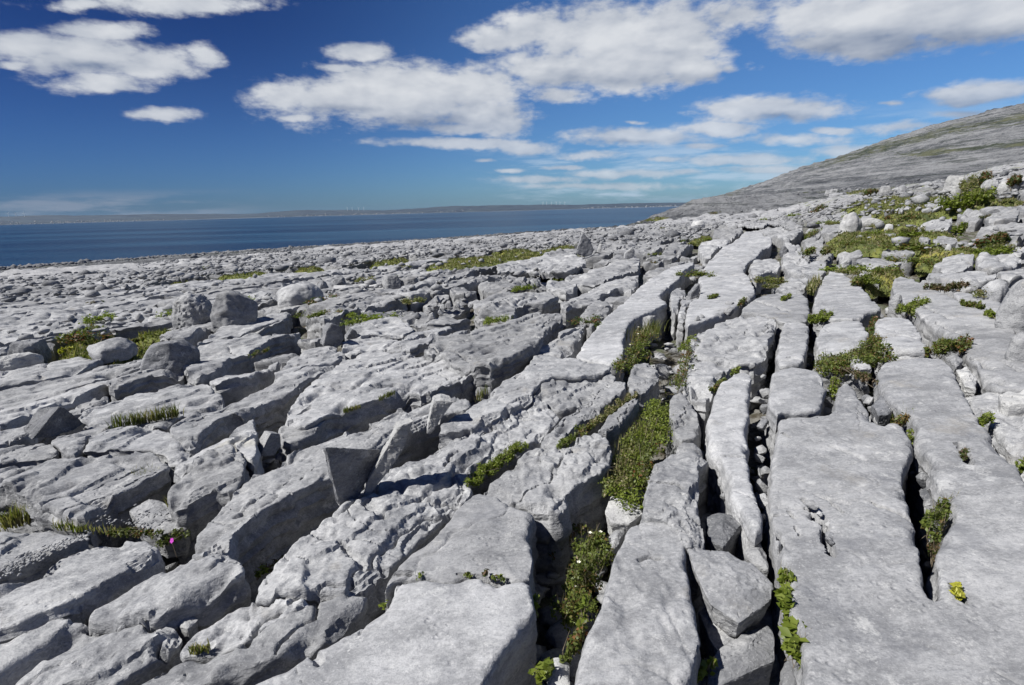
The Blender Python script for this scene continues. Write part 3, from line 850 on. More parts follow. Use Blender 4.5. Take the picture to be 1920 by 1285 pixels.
TURF = [
 ('K', [(150, 40), (400, -30), (900, -80), (1300, -60), (1640, 0), (1500, 40), (1200, 70), (1050, 120), (880, 190), (780, 230), (560, 220), (540, 150), (330, 80)], 'mossy green turf among pale stones below the hill crest'),
 ('K', [(60, 370), (90, 300), (200, 240), (330, 240), (560, 250), (720, 240), (1000, 250), (1250, 230), (1320, 250), (1280, 290), (1080, 300), (1030, 390), (1250, 400), (1450, 410), (1500, 330), (1720, 310), (1660, 410), (1780, 440), (1300, 460), (1150, 490), (950, 560), (850, 480), (900, 430), (700, 400), (500, 390), (150, 420)], 'wide yellow green turf hollow between the pavement slabs on the right'),
 ('K', [(200, 620), (330, 600), (500, 600), (700, 620), (850, 650), (880, 710), (720, 700), (560, 705), (470, 760), (320, 730)], 'green turf strip just above the long smooth slabs on the right'),
 ('K', [(370, 490), (450, 440), (530, 440), (530, 485), (400, 505)], 'small green turf pocket below the yellow turf hollow'),
 ('M', [(0, 310), (200, 260), (500, 240), (700, 228), (1000, 190), (1340, 110), (1350, 130), (1020, 240), (700, 285), (500, 312), (300, 342), (0, 362)], 'long green turf strip left of the pointed standing stone'),
 ('M', [(550, 180), (900, 168), (1000, 200), (700, 222)], 'short turf strip above the long turf strip by the shore'),
 ('C', [(230, 560), (350, 470), (480, 400), (570, 430), (500, 470), (660, 510), (750, 460), (880, 470), (800, 500), (640, 560), (500, 578), (300, 582), (230, 595)], 'green turf with yellow flowers around the low domed rock on the left'),
 ('C', [(670, 412), (900, 382), (1080, 368), (940, 397), (740, 422)], 'thin turf ribbon below the two round boulders'),
 ('C', [(930, 135), (1070, 122), (1080, 136), (930, 147)], 'tiny turf ribbon on the far left pavement'),
 ('C', [(1200, 110), (1540, 83), (1550, 95), (1200, 122)], 'thin turf ribbon on the far pavement behind the pale dome boulder'),
 ('C', [(1640, 70), (1830, 54), (1810, 72), (1650, 82)], 'small turf ribbon on the far pavement near the sea'),
 ('X', [(690, 492), (760, 478), (765, 486), (700, 496)], 'small green turf streak on the far central pavement'),
 ('X', [(1290, 452), (1300, 445), (1325, 438), (1335, 440), (1310, 451)], 'yellowish turf in a hollow left of the long central slab'),
 ('X', [(1180, 418), (1210, 410), (1250, 404), (1262, 408), (1220, 416)], 'green turf on the low headland beside the sea'),
 ('F', [(1500, 620), (1560, 580), (1640, 545), (1740, 560), (1800, 600), (1760, 635), (1600, 650)], 'bright green scrub patch below the white boulders on the crest'),
 ('F', [(820, 600), (900, 570), (1000, 555), (1100, 545), (1230, 540), (1300, 560), (1120, 580), (950, 590)], 'green turf along the crest behind the stacked slabs'),
 ('F', [(1760, 600), (1913, 575), (1913, 600), (1800, 612)], 'turf strip under the row of white boulders at right'),
]

print('setup', time.time() - T00)
traced = []
for (v, pts, op) in TR:
    traced.append((ground_poly(v, pts, op.get('h', 0.0)), op))
turf_polys = [ground_poly(v, pts, .05) for (v, pts, _) in TURF]
zone_px = [(-200, 1500), (-200, 665), (0, 662), (180, 658), (297, 610), (330, 600), (430, 590), (520, 575), (620, 632), (700, 606), (760, 590), (885, 585), (890, 540), (1010, 535), (1060, 470), (1130, 478), (1230, 470), (1300, 455), (1335, 440), (1350, 424),
           (1510, 418), (1545, 480), (1600, 530), (1650, 526), (1740, 535), (1850, 548), (1960, 600), (2100, 1500)]
zone = np.array([P(a, b)[:2] if b < 1300 else (np.array([-6.0, -1.5]) if a < 500 else np.array([5.0, -1.5])) for a, b in zone_px])
print('traced', time.time() - T00)

# hollows, pans, slots and open cracks cut into the slab tops, traced like the outlines
DENTS = []
for (x0, y0, x1, y1, w, dp) in [(1518, 952, 1546, 972, 12, .05), (1546, 972, 1560, 1032, 12, .07), (1550, 930, 1580, 960, 5, .02), (1468, 812, 1480, 820, 6, .05), (1798, 838, 1818, 875, 14, .06),
        (1788, 1092, 1808, 1124, 12, .06), (600, 723, 690, 723, 20, .035), (690, 690, 752, 675, 18, .07), (700, 730, 740, 722, 12, .04), (768, 685, 830, 670, 14, .06), (872, 640, 905, 612, 16, .10),
        (775, 640, 800, 628, 14, .08), (692, 690, 700, 685, 8, .05), (690, 948, 718, 975, 24, .03), (640, 1030, 680, 1060, 14, .03), (1560, 838, 1620, 860, 12, .012), (1540, 930, 1590, 945, 12, .01),
        (860, 1078, 950, 1084, 5, .03), (745, 1080, 795, 1078, 3, .03), (585, 1215, 600, 1235, 18, .03), (1480, 668, 1505, 672, 10, .03), (1490, 985, 1500, 1000, 4, .02), (1330, 1070, 1360, 1095, 16, .03),
        (40, 1040, 200, 1000, 10, .02), (450, 970, 500, 930, 20, .02), (330, 760, 420, 745, 8, .04), (540, 775, 580, 755, 8, .05), (500, 800, 520, 780, 14, .06)]:
    a_, b_ = P(x0, y0, .02), P(x1, y1, .02)
    DENTS.append((a_[:2], b_[:2], max(w * mpp((a_ + b_) / 2) / 2, .006), dp))
CRACKS = []
for v, pts in [('E', [(1240, 390), (1300, 383), (1380, 396)]), ('E', [(1410, 235), (1480, 275), (1560, 302)]), ('E', [(1480, 312), (1540, 345), (1600, 362)]), ('L', [(1330, 110), (1400, 190), (1500, 237)]),
               ('L', [(1495, 325), (1560, 345), (1620, 375)]), ('L', [(1600, 160), (1680, 205), (1740, 250)]), ('M', [(20, 1085), (140, 1120), (260, 1150), (450, 1190), (560, 1215)]), ('M', [(300, 1170), (450, 1230), (600, 1270)]),
               ('B', [(1030, 620), (1060, 650)]), ('B', [(1090, 575), (1120, 630), (1160, 690), (1190, 790)]), ('B', [(520, 545), (600, 540), (650, 560)]), ('B', [(740, 410), (800, 415), (880, 418)]), ('B', [(470, 810), (560, 815)]),
               ('J', [(880, 690), (960, 680), (1010, 682)]), ('J', [(1150, 900), (1300, 940), (1480, 1000)]), ('J', [(1000, 740), (1060, 745)]), ('K', [(40, 765), (120, 768)]), ('K', [(180, 785), (260, 790)]), ('K', [(900, 850), (960, 880)]),
               ('A', [(1400, 880), (1480, 850), (1560, 850)]), ('D', [(940, 1030), (1080, 950), (1190, 880)]), ('D', [(820, 1160), (900, 1100)]), ('A', [(1640, 110), (1740, 140), (1800, 170)]), ('A', [(330, 1010), (420, 1040), (560, 1035)]),
               ('I', [(650, 215), (760, 210), (900, 190)]), ('I', [(560, 690), (640, 680), (700, 672)]), ('A', [(900, 1110), (980, 1050), (1080, 990)]), ('A', [(600, 1060), (640, 1130), (560, 1200)]), ('C', [(1290, 800), (1100, 850), (1000, 870)]),
               ('A', [(60, 620), (220, 640), (300, 700)]), ('E', [(730, 490), (780, 495)]), ('E', [(350, 485), (480, 495), (620, 505)]), ('B', [(980, 640), (1000, 760), (1030, 880)]), ('B', [(1380, 600), (1450, 640), (1490, 660)])]:
    CRACKS.append(ground_poly(v, pts, .03))


def carve(x, y, res):
    dz = np.zeros(x.shape)
    for (a, b, w, dp) in DENTS:
        L = b - a; l2 = (L ** 2).sum() + 1e-9
        if x.max() < min(a[0], b[0]) - .5 or x.min() > max(a[0], b[0]) + .5 or y.max() < min(a[1], b[1]) - .5 or y.min() > max(a[1], b[1]) + .5: continue
        t = np.clip(((x - a[0]) * L[0] + (y - a[1]) * L[1]) / l2, 0, 1)
        d = np.hypot(x - a[0] - t * L[0], y - a[1] - t * L[1]) / w + .5 * n2(x / (w * 1.1), y / (w * 1.1), 150)
        dz -= dp * sst(1 - d, -.15, .35)
    for pl in CRACKS:
        if x.max() < pl[:, 0].min() - .1 or x.min() > pl[:, 0].max() + .1 or y.max() < pl[:, 1].min() - .1 or y.min() > pl[:, 1].max() + .1: continue
        wx = x + .05 * n2(x / .15, y / .15, 151) + .015 * n2(x / .04, y / .04, 153); wy = y + .05 * n2(x / .15, y / .15, 152) + .015 * n2(x / .04, y / .04, 154)
        d = np.full(x.shape, 9.0)
        for a, b in zip(pl[:-1], pl[1:]):
            L = b - a; t = np.clip(((wx - a[0]) * L[0] + (wy - a[1]) * L[1]) / ((L ** 2).sum() + 1e-9), 0, 1)
            d = np.minimum(d, np.hypot(wx - a[0] - t * L[0], wy - a[1] - t * L[1]))
        w = max(.010, res * .8)
        dz -= .055 * np.exp(-(d / w) ** 2)
    return dz


# ------------------------------------------------------------------ ground sheet
def polar_sheet():
    az = np.concatenate([np.linspace(-math.pi, -1.05, 40)[:-1], np.linspace(-1.05, 1.05, 640), np.linspace(1.05, math.pi, 40)[1:]])
    r = np.concatenate([[0.02, .3], np.exp(np.linspace(math.log(.6), math.log(60), 230)), np.exp(np.linspace(math.log(60.8), math.log(400), 150)), np.exp(np.linspace(math.log(404), math.log(1650), 190)), [1800, 2200, 3000]])
    A, Rr = np.meshgrid(az, r, indexing='ij')
    X = np.sin(A) * Rr; Y = np.cos(A) * Rr
    Z = T(X, Y)
    u, v = uv(X, Y)
    # grike floor drop near, pavement relief far
    drop = (.40 + .16 * (1 - sst(Rr, 3, 12))) * (1 - sst(Rr, 24, 75)) + .05
    inturf = np.zeros(X.shape, bool)
    rub = .07 * n2(X / .35, Y / .35, 70) + .035 * n2(X / .12, Y / .12, 71) + .10 * n2(u / .5, v / 2.2, 72)
    Zn = Z - drop + rub * np.clip(drop * 2.5, 0, 1)
    fm = sst(Rr, 30, 80)
    t = n2(u / 3.2, v / 7.0, 73) * 3 + n2(u / 1.1, v / 2.0, 74) * 1.2
    ter = (.18 + .04 * sst(Rr, 70, 120)) * (np.floor(t) + sst(t - np.floor(t), .7, 1)) + (.16 - .10 * sst(Rr, 60, 110)) * np.abs(n2(u / .8, v / 1.5, 75)) + .35 * n2(X / 26, Y / 26, 76)
    sea_d = Z - SEA
    Zf = Zn + ter * fm * np.clip(sea_d / 2.0, 0, 1)
    # hillside terraces
    hf = sst(Rr, 170, 320) * sst(Z, -6, 8)
    tt = Z / 4.2 + n2(X / 160, Y / 160, 80) * .8
    stp = (np.floor(tt) + sst(tt - np.floor(tt), .68, 1.0) - tt) * 4.2
    Zf = Zf + hf * (stp * .9 + 1.6 * n2(X / 38, Y / 38, 81) + .8 * n2(X / 14, Y / 14, 82))
    n, m = X.shape
    V = np.stack([X, Y, Zf], -1).reshape(-1, 3)
    i = np.arange(n - 1)[:, None] * m + np.arange(m - 1)[None, :]
    q = np.stack([i, i + m, i + m + 1, i + 1], -1).reshape(-1, 4)
    cen = (r[:-1] + r[1:]) / 2
    me = mkmesh('limestone_pavement', V, [q])
    smooth(me)
    soil = (np.clip((drop - .05) / .38, 0, 1)).ravel()
    # vegetation cover of the hill and the far ground
    PX, PY, D = proj(X, Y, Z)
    g = np.zeros(X.shape)
    def band(pts, w, amt):
        xs = [p[0] for p in pts]; ys = [p[1] for p in pts]
        yy = np.interp(PX, xs, ys)
        return amt * np.exp(-((PY - yy) / w) ** 2) * sst(PX, xs[0] - 40, xs[0] + 110)
    far = (D > 150) & (np.abs(A) < 1.3)
    g = g + np.where(far, band([(1640, 292), (1750, 285), (1800, 278), (1920, 264), (2200, 250)], 8, .58), 0)
    g = g + np.where(far, band([(1480, 325), (1560, 303), (1640, 278), (1750, 250), (1850, 230), (1920, 218), (2200, 190)], 14, .50), 0)
    g = g + np.where(far, band([(1360, 388), (1430, 372), (1500, 366), (1560, 360)], 7, .6) * (PX < 1570), 0)
    g = g + np.where(far & (PX < 1400), .32, 0)
    g = g + np.where((D < 150) & (D > 22), .34 * sst(u, -4, 6) + .12 * sst(v, 35, 80) * sst(u, -12, 0), 0)
    g = g + np.where(far, .12, 0)
    for nm, val in (('soil', soil), ('green', np.clip(g, 0, 1).ravel())):
        at = me.attributes.new(nm, 'FLOAT', 'POINT')
        at.data.foreach_set('value', val.astype(np.float32))
    me.materials.append(M_GROUND); me.materials.append(M_HILL)
    rc = np.tile((cen > 118).astype(np.int32), n - 1)
    me.polygons.foreach_set('material_index', rc)
    return me


ground = link('limestone_pavement', polar_sheet())
tag(ground, kind='structure')
print('ground', time.time() - T00)

# sea
def sea_mat():
    m, k, b = bsdf_mat('sea_water')
    geo = k.n('ShaderNodeNewGeometry')
    pos = geo.outputs['Position']
    st = k.n('ShaderNodeVectorMath', operation='MULTIPLY', ins={0: pos, 1: (.25, 1.0, 1.0)}).outputs[0]
    n = k.noise(st, .004, 4, .6)
    n2_ = k.noise(k.n('ShaderNodeVectorMath', operation='MULTIPLY', ins={0: pos, 1: (.15, 1.0, 1.0)}).outputs[0], .02, 6, .65)
    col = k.mix(k.ss(k.m('ADD', k.m('MULTIPLY', n, .6), k.m('MULTIPLY', n2_, .4)), .42, .58), (.003, .020, .050, 1), (.016, .055, .10, 1))
    k.link(col, b.inputs['Base Color'])
    b.inputs['Roughness'].default_value = .35
    b.inputs['Specular IOR Level'].default_value = .28
    h = k.m('ADD', k.m('MULTIPLY', k.noise(pos, .35, 4, .6), 1.0), k.m('MULTIPLY', k.noise(pos, 2.5, 3, .6), .14))
    bp = k.n('ShaderNodeBump', ins={'Strength': .9, 'Distance': 1.0, 'Height': h})
    k.link(bp.outputs[0], b.inputs['Normal'])
    return m


S = 40000
sea = link('sea', mkmesh('sea', np.array([(-S, -S, SEA), (S, -S, SEA), (S, S, SEA), (-S, S, SEA)], float), [np.array([[0, 1, 2, 3]])]), sea_mat())
tag(sea, kind='structure')


# far shore
def shore_mat():
    m, k, b = bsdf_mat('far_shore')
    geo = k.n('ShaderNodeNewGeometry')
    pos = geo.outputs['Position']
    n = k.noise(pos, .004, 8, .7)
    col = k.mix(k.ss(n, .40, .60), (.008, .017, .034, 1), (.034, .050, .062, 1))  # bluish land colour: part of the distance haze is put into the albedo
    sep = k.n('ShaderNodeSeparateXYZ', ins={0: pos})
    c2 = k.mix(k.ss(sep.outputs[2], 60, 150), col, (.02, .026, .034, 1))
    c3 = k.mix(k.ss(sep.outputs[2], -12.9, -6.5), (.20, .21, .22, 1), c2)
    k.link(c3, b.inputs['Base Color'])
    b.inputs['Roughness'].default_value = 1.0
    return m


def far_shore():
    xs = np.linspace(-900, 1420, 900)
    prof = [(-900, 16), (0, 14), (200, 12), (300, 13), (380, 10), (450, 8), (560, 13), (640, 11), (720, 9), (800, 11), (860, 15), (960, 12), (1080, 10), (1200, 9), (1290, 7), (1420, 6)]
    az = np.array([azel(x, 403)[0] for x in xs])
    hp = np.interp(xs, [p[0] for p in prof], [p[1] for p in prof])
    D0 = 9000.0
    rr = np.array([0, 60, 250, 700, 1300, 1900, 2400, 2900, 3300, 3700, 4300, 5200])
    pf = np.array([0.02, .09, .16, .26, .36, .48, .60, .80, .95, 1.0, .9, .3])
    A, K = np.meshgrid(az, np.arange(len(rr)), indexing='ij')
    shore = D0 + 500 * n2(xs / 130., xs * 0, 90) + 120 * n2(xs / 25., xs * 0, 91)
    RR = shore[:, None] + rr[None]
    H = (hp / 1000 * (D0 + 3700) * .8)[:, None] * pf[None]
    H = H * (1 + .16 * n2(A * 14, K * .8, 92) + .05 * n2(A * 60, K * 1.3, 93))
    X = np.sin(A) * RR; Y = np.cos(A) * RR; Z = SEA - 1 + H
    n, m = X.shape
    i = np.arange(n - 1)[:, None] * m + np.arange(m - 1)[None, :]
    q = np.stack([i, i + m, i + m + 1, i + 1], -1).reshape(-1, 4)
    me = mkmesh('far_shore_hills', np.stack([X, Y, Z], -1).reshape(-1, 3), [q])
    smooth(me)
    o = link('far_shore_hills', me, shore_mat())
    tag(o, kind='structure')
    # villages: small white houses with gable roofs, far too many and small to count
    V = []; Q = []; MI = []; Tn = []
    rs = random.Random(4)
    for _ in range(520):
        x = rs.uniform(-60, 1270)
        if rs.random() > .45 + .55 * math.sin(x / 90.0): continue
        t = rs.random() ** 1.8
        a = azel(x, 403)[0]
        i = int(np.searchsorted(xs, x))
        kk = t * 3.2
        r0 = shore[min(i, 899)] + np.interp(kk, range(len(rr)), rr)
        z = SEA - 1 + hp[min(i, 899)] / 1000 * 10160 * np.interp(kk, range(len(rr)), pf) * 1.02
        c = np.array([math.sin(a) * r0, math.cos(a) * r0, z])
        w = rs.uniform(7, 20); d = 9; h = rs.uniform(5, 10)
        ax = np.array([math.cos(a), -math.sin(a), 0]); ay = np.array([math.sin(a), math.cos(a), 0]); up = np.array([0, 0, 1.0])
        b = len(V)
        for (sx, sy, sz) in ((-1, -1, 0), (1, -1, 0), (1, 1, 0), (-1, 1, 0), (-1, -1, 1), (1, -1, 1), (1, 1, 1), (-1, 1, 1)):
            V.append(c + ax * sx * w / 2 + ay * sy * d / 2 + up * (sz * h - 2))
        V.append(c - ax * w / 2 + up * (h + 1)); V.append(c + ax * w / 2 + up * (h + 1))
        for f in ((0, 1, 5, 4), (1, 2, 6, 5), (2, 3, 7, 6), (3, 0, 4, 7)): Q.append([b + j for j in f]); MI.append(0)
        for f in ((4, 5, 9, 8), (7, 8, 9, 6)): Q.append([b + j for j in f]); MI.append(1)
        Tn += [[b + 4, b + 8, b + 7], [b + 5, b + 6, b + 9]]
    me = mkmesh('village_houses', np.array(V), [np.array(Q), np.array(Tn)])
    me.materials.append(M_HOUSE); me.materials.append(M_ROOF)
    me.polygons.foreach_set('material_index', np.array(MI + [0] * len(Tn), np.int32))
    o = link('village_houses', me)
    tag(o, 'scattered tiny white houses strung along the far shore', 'houses', kind='stuff')
    # wind turbines on the far ridge
    def cone(p0, p1, r0, r1, ns=6):
        p0 = np.array(p0, float); p1 = np.array(p1, float); dz = (p1 - p0) / np.linalg.norm(p1 - p0)
        a = np.cross(dz, [0, 1, .3]); a /= np.linalg.norm(a); b = np.cross(dz, a)
        an = np.arange(ns) / ns * 2 * np.pi
        c = np.cos(an)[:, None] * a + np.sin(an)[:, None] * b
        Vv = np.concatenate([p0 + c * r0, p1 + c * r1]); ii = np.arange(ns)
        return Vv, [np.stack([ii, (ii + 1) % ns, (ii + 1) % ns + ns, ii + ns], 1)]
    tower = mkmesh('tower', *cone((0, 0, 0), (0, 0, 72), 2.6, 1.6)); tower.materials.append(M_WHITE)
    blade = mkmesh('blade', *cone((0, -3, 0), (0, -3, 34), 1.5, .5)); blade.materials.append(M_WHITE)
    nac = mkmesh('nacelle', *cone((0, -3.5, 73), (0, 5, 73.6), 2.0, 1.6)); nac.materials.append(M_WHITE)
    spots = [(651, 0), (660, 1), (672, 2), (682, 3), (1018, 4), (1025, 5), (1034, 6), (1043, 7), (1050, 8), (1059, 9), (12, 10), (26, 11), (42, 12)]
    for (x, s) in spots:
        a = azel(x, 390)[0]; i = min(int(np.searchsorted(xs, x)), 899)
        r0 = shore[i] + 3000
        z = SEA - 1 + hp[i] / 1000 * 10160 * .82
        e_ = empty('wind_turbine', (math.sin(a) * r0, math.cos(a) * r0, z - 3))
        e_.rotation_euler.z = -a
        where = ('above the middle of the far shore' if 500 < x < 800 else 'on the dark far headland right of the middle' if x > 900 else 'at the far left end of the far shore')
        tag(e_, 'white wind turbine ' + where, 'wind turbine', 'wind turbines ' + where)
        link('tower', tower, None, e_); link('nacelle', nac, None, e_)
        for b_ in range(3):
            ob = link('blade', blade, None, e_, (0, 0, 73)); ob.rotation_euler.y = s * .7 + b_ * 2.094
    return


far_shore()
print('shore', time.time() - T00)


# ------------------------------------------------------------------ pavement slabs
def slab_obj(V, F, mat, parent=ground, name='slab', sm=True, ang=48):
    c = V.mean(0); c = np.array([c[0], c[1], V[:, 2].max()])
    me = mkmesh(name, V - c, F)
    smooth(me, sm)
    if sm: me.set_sharp_from_angle(angle=R(ang))
    return link(name, me, mat, parent, Vector(c))


n_slab = 0
nv_tot = 0
tr_bbox = []
for idx, (poly, op) in enumerate(traced):
    c = poly.mean(0)
    dm = np.hypot(poly[:, 0], poly[:, 1])
    dist = max(1.6, .5 * dm.mean() + .5 * dm.min())
    res = max(.011, 1.75 * dist / 512)
    sm = op.get('sm', 0)
    V, F = build_slab(poly, op.get('h', 0), op.get('depth', .62), res, e=.014 if not sm else .028, rough_edge=1.0 if not sm else .55, tilt=op.get('tilt', (RNG.uniform(-.012, .012), RNG.uniform(-.012, .012))),
                      amp=1.15 if not sm else .55, pit=op.get('pit', 0), step=op.get('step', 1.25 if not sm else .4), seed=idx % 7, cap=op.get('cap', 20000), under=op.get('under', 0), carved=True)
    mat = M_PALE if op.get('pale') else M_OCHRE if op.get('oc') else M_SMOOTH if sm else M_ROCK
    slab_obj(V, F, mat)
    n_slab += 1; nv_tot += len(V)
print('traced slabs', n_slab, nv_tot, time.time() - T00)


def overlaps(q, polys, zone_test=True):
    c = q.mean(0)
    pts = np.concatenate([q, [c], (q + c) / 2])
    if zone_test and pts_in_poly(pts[:, 0], pts[:, 1], zone).mean() > .18: return True
    for pl in polys:
        if pts_in_poly(pts[:, 0], pts[:, 1], pl).any(): return True
        i = pts_in_poly(pl[:, 0], pl[:, 1], q)
        if i.mean() > .3: return True
    return False


# the rest of the pavement follows the same joints: long strips cut by cross joints
obst = [p for p, _ in traced] + turf_polys
obst_bb = [(p.min(0), p.max(0)) for p in obst]
near_bowl = []
cands = []
rs = np.random.default_rng(5)
u0 = -92.0
while u0 < 60:
    wd = rs.uniform(.5, 1.5) if rs.random() < .75 else rs.uniform(1.4, 2.6)
    gap = rs.choice([.02, .04, .08, .18], p=[.4, .3, .2, .1])
    v0 = -3 + rs.uniform(-1, 1)
    while v0 < 105:
        ln = rs.uniform(.9, 4.2) * (.75 + wd * .35)
        g2 = rs.choice([.015, .04, .10], p=[.6, .3, .1])
        um, vm = u0 + wd / 2, v0 + ln / 2
        x, y = xy(um, vm)
        r = math.hypot(x, y)
        if .3 < r < 98 and y > -6:
            cands.append((u0, v0, wd, ln, gap, g2, r))
        v0 += ln + g2
    u0 += wd + gap
polys2 = []
for (a, b, wd, ln, gap, g2, r) in cands:
    # strips swing a little, more so on the seaward side
    nseg = 3
    us = [a + .015, a + wd * .33, a + wd * .66, a + wd - .015]
    vs = np.linspace(b + .02, b + ln - .02, 4)
    sk = rs.uniform(-.25, .25)
    pl = [(us[0], vs[0]), (us[1], vs[0]), (us[2], vs[0]), (us[3], vs[0]), (us[3], vs[1]), (us[3], vs[2]), (us[3], vs[3]), (us[2], vs[3]), (us[1], vs[3]), (us[0], vs[3]), (us[0], vs[2]), (us[0], vs[1])]
    pl = np.array(pl)
    pl[:, 1] += sk * (pl[:, 0] - a)
    # smooth global warp keeps neighbours fitting
    U, Vv = pl[:, 0].copy(), pl[:, 1].copy()
    sw = .22 * np.clip(-U - 3, 0, 14) / 14
    pl[:, 0] = U + .55 * n2(U / 5, Vv / 6, 100) + .10 * n2(U / .9, Vv / 1.1, 101) + sw * np.clip(Vv - 4, 0, 30) * .55
    pl[:, 1] = Vv + .6 * n2(U / 4, Vv / 5, 102) + .14 * n2(U / .8, Vv / .9, 103)
    X, Y = xy(pl[:, 0], pl[:, 1])
    q = np.stack([X, Y], 1)
    c = q.mean(0)
    z = float(T(c[0], c[1]))
    if z < SEA + .6: continue
    px, py, dd = proj(X, Y, np.full(len(X), z))
    rr_ = float(np.hypot(*c))
    if dd.min() < .5 or px.max() < -60 or px.min() > 1980 or py.min() > 1400:
        # just outside the frame: the pavement goes on there as well
        if rr_ > 9 and (dd.min() < .5 or px.max() < -700 or px.min() > 2620): continue
        polys2.append((q, c, rr_, 0.0)); continue
    polys2.append((q, c, rr_, (px.max() - px.min()) * (py.max() - py.min())))
print('cands', len(polys2), time.time() - T00)
keep = []
for (q, c, r, ar) in polys2:
    mn, mx = q.min(0), q.max(0)
    loc = [p for p, bb in zip(obst, obst_bb) if not (bb[0][0] > mx[0] or bb[1][0] < mn[0] or bb[0][1] > mx[1] or bb[1][1] < mn[1])]
    if overlaps(q, loc, False): continue
    if rs.random() < .03: continue
    keep.append((q, c, r, ar))
# lower broken blocks fill what is left between the strips
okp = [k_[0] for k_ in keep]
allp = obst[:len(traced)] + okp
abb = np.array([[*p.min(0), *p.max(0)] for p in allp])
tbb = len(traced)
nofill = [ground_poly(v, p, -.1) for v, p in [('B', [(640, 640), (1000, 620), (1010, 1300), (690, 1320), (650, 800)]), ('X', [(1140, 950), (1165, 735), (1262, 740), (1245, 870), (1205, 955)]),
          ('X', [(1005, 1270), (1030, 1000), (1110, 900), (1160, 940), (1150, 1000), (1120, 1180), (1060, 1280)]), ('A', [(840, 840), (1240, 480), (1370, 560), (930, 950)]), ('A', [(1240, 480), (1640, 230), (1700, 300), (1350, 620)]),
          ('X', [(715, 1110), (870, 930), (900, 930), (740, 1110)]), ('X', [(200, 985), (350, 980), (350, 1060), (300, 1050)]), ('A', [(0, 560), (500, 640), (700, 660), (700, 720), (300, 700), (0, 700)]), ('X', [(1150, 700), (1190, 620), (1260, 600), (1240, 700)])]]
fill = []
for _ in range(9000):
    d = math.exp(rs.uniform(math.log(2.2), math.log(45))); aa = rs.uniform(-.86, .9)
    x, y = math.sin(aa) * d, math.cos(aa) * d
    sx, sy = rs.uniform(.12, .34) * (1 + d / 40), rs.uniform(.2, .6) * (1 + d / 40)
    k_ = []
    sk_ = rs.uniform(-.5, .5)
    for (ca_, cb_) in ((-1, -1), (.1, -1.1), (1, -1), (1.05, .1), (1, 1), (-.2, 1.05), (-1, 1), (-1.05, -.1)):
        k_.append((sx * ca_ * rs.uniform(.7, 1.05), sy * cb_ * rs.uniform(.75, 1.05) + sk_ * sx * ca_))
    k_ = np.array(k_)
    q = np.stack([x + k_[:, 0] * CT + k_[:, 1] * ST, y - k_[:, 0] * ST + k_[:, 1] * CT], 1)
    mn, mx = q.min(0), q.max(0)
    cand = np.where(~((abb[:, 0] > mx[0]) | (abb[:, 2] < mn[0]) | (abb[:, 1] > mx[1]) | (abb[:, 3] < mn[1])))[0]
    if overlaps(q, [allp[i] for i in cand], False): continue
    if any(pts_in_poly(q[:, 0], q[:, 1], tp).any() for tp in nofill): continue
    if any(pts_in_poly(q[:, 0], q[:, 1], tp).any() for tp in turf_polys): continue
    allp.append(q); abb = np.concatenate([abb, [[*mn, *mx]]])
    c = q.mean(0); z = float(T(c[0], c[1]))
    X_, Y_, D_ = proj(q[:, 0], q[:, 1], np.full(len(q), z))
    if D_.min() < .5: continue
    fill.append((q, c, float(np.hypot(*c)), -1.0))
print('fill', len(fill))
keep = keep + fill
keep.sort(key=lambda k: -k[3])
N_SINGLE = 298 - n_slab
SV = []; SF3 = []; SF4 = []; off = 0
for i, (q, c, r, ar) in enumerate(keep):
    res = max(.03, 2.1 * r / 512) if ar != 0 else max(.055, 3 * r / 512)
    hh = .04 + .07 * float(n2(c[0] / 4.5, c[1] / 4.5, 110)) + rs.uniform(-.02, .03)
    tl = (rs.normal(0, .012), rs.normal(0, .012))
    if ar < 0: hh -= rs.uniform(.02, .16); tl = (rs.normal(0, .10), rs.normal(0, .10))
    V, F = build_slab(q, hh, .45, res, e=.018, rough_edge=1.2, tilt=tl, amp=1.0, step=1.7, pit=.4 if ar < 0 and res < .06 else 0, seed=i % 9, chk=1, q_=.12)
    if i < N_SINGLE:
        slab_obj(V, F, M_ROCK if i % 5 else M_SMOOTH, ang=38)
    else:
        SV.append(V); SF3.append(F[0] + off); SF4.append(F[1] + off); off += len(V)
if SV:
    me = mkmesh('distant_slabs', np.concatenate(SV), [np.concatenate(SF3), np.concatenate(SF4)])
    smooth(me); me.set_sharp_from_angle(angle=R(32))
    o = link('distant_slabs', me, M_ROCK, ground)
    o['kind'] = 'stuff'
print('proc slabs', len(keep), 'stuff verts', off, time.time() - T00)


# ------------------------------------------------------------------ rocks
def ico(sub):
    bm = bmesh.new()
    bmesh.ops.create_icosphere(bm, subdivisions=sub, radius=1.0)
    V = np.array([v.co[:] for v in bm.verts]); F = np.array([[v.index for v in f.verts] for f in bm.faces], np.int32)
    bm.free()
    V /= np.linalg.norm(V, axis=1)[:, None]
    return V, F


ICO = {s: ico(s) for s in (1, 2, 3, 4, 5)}


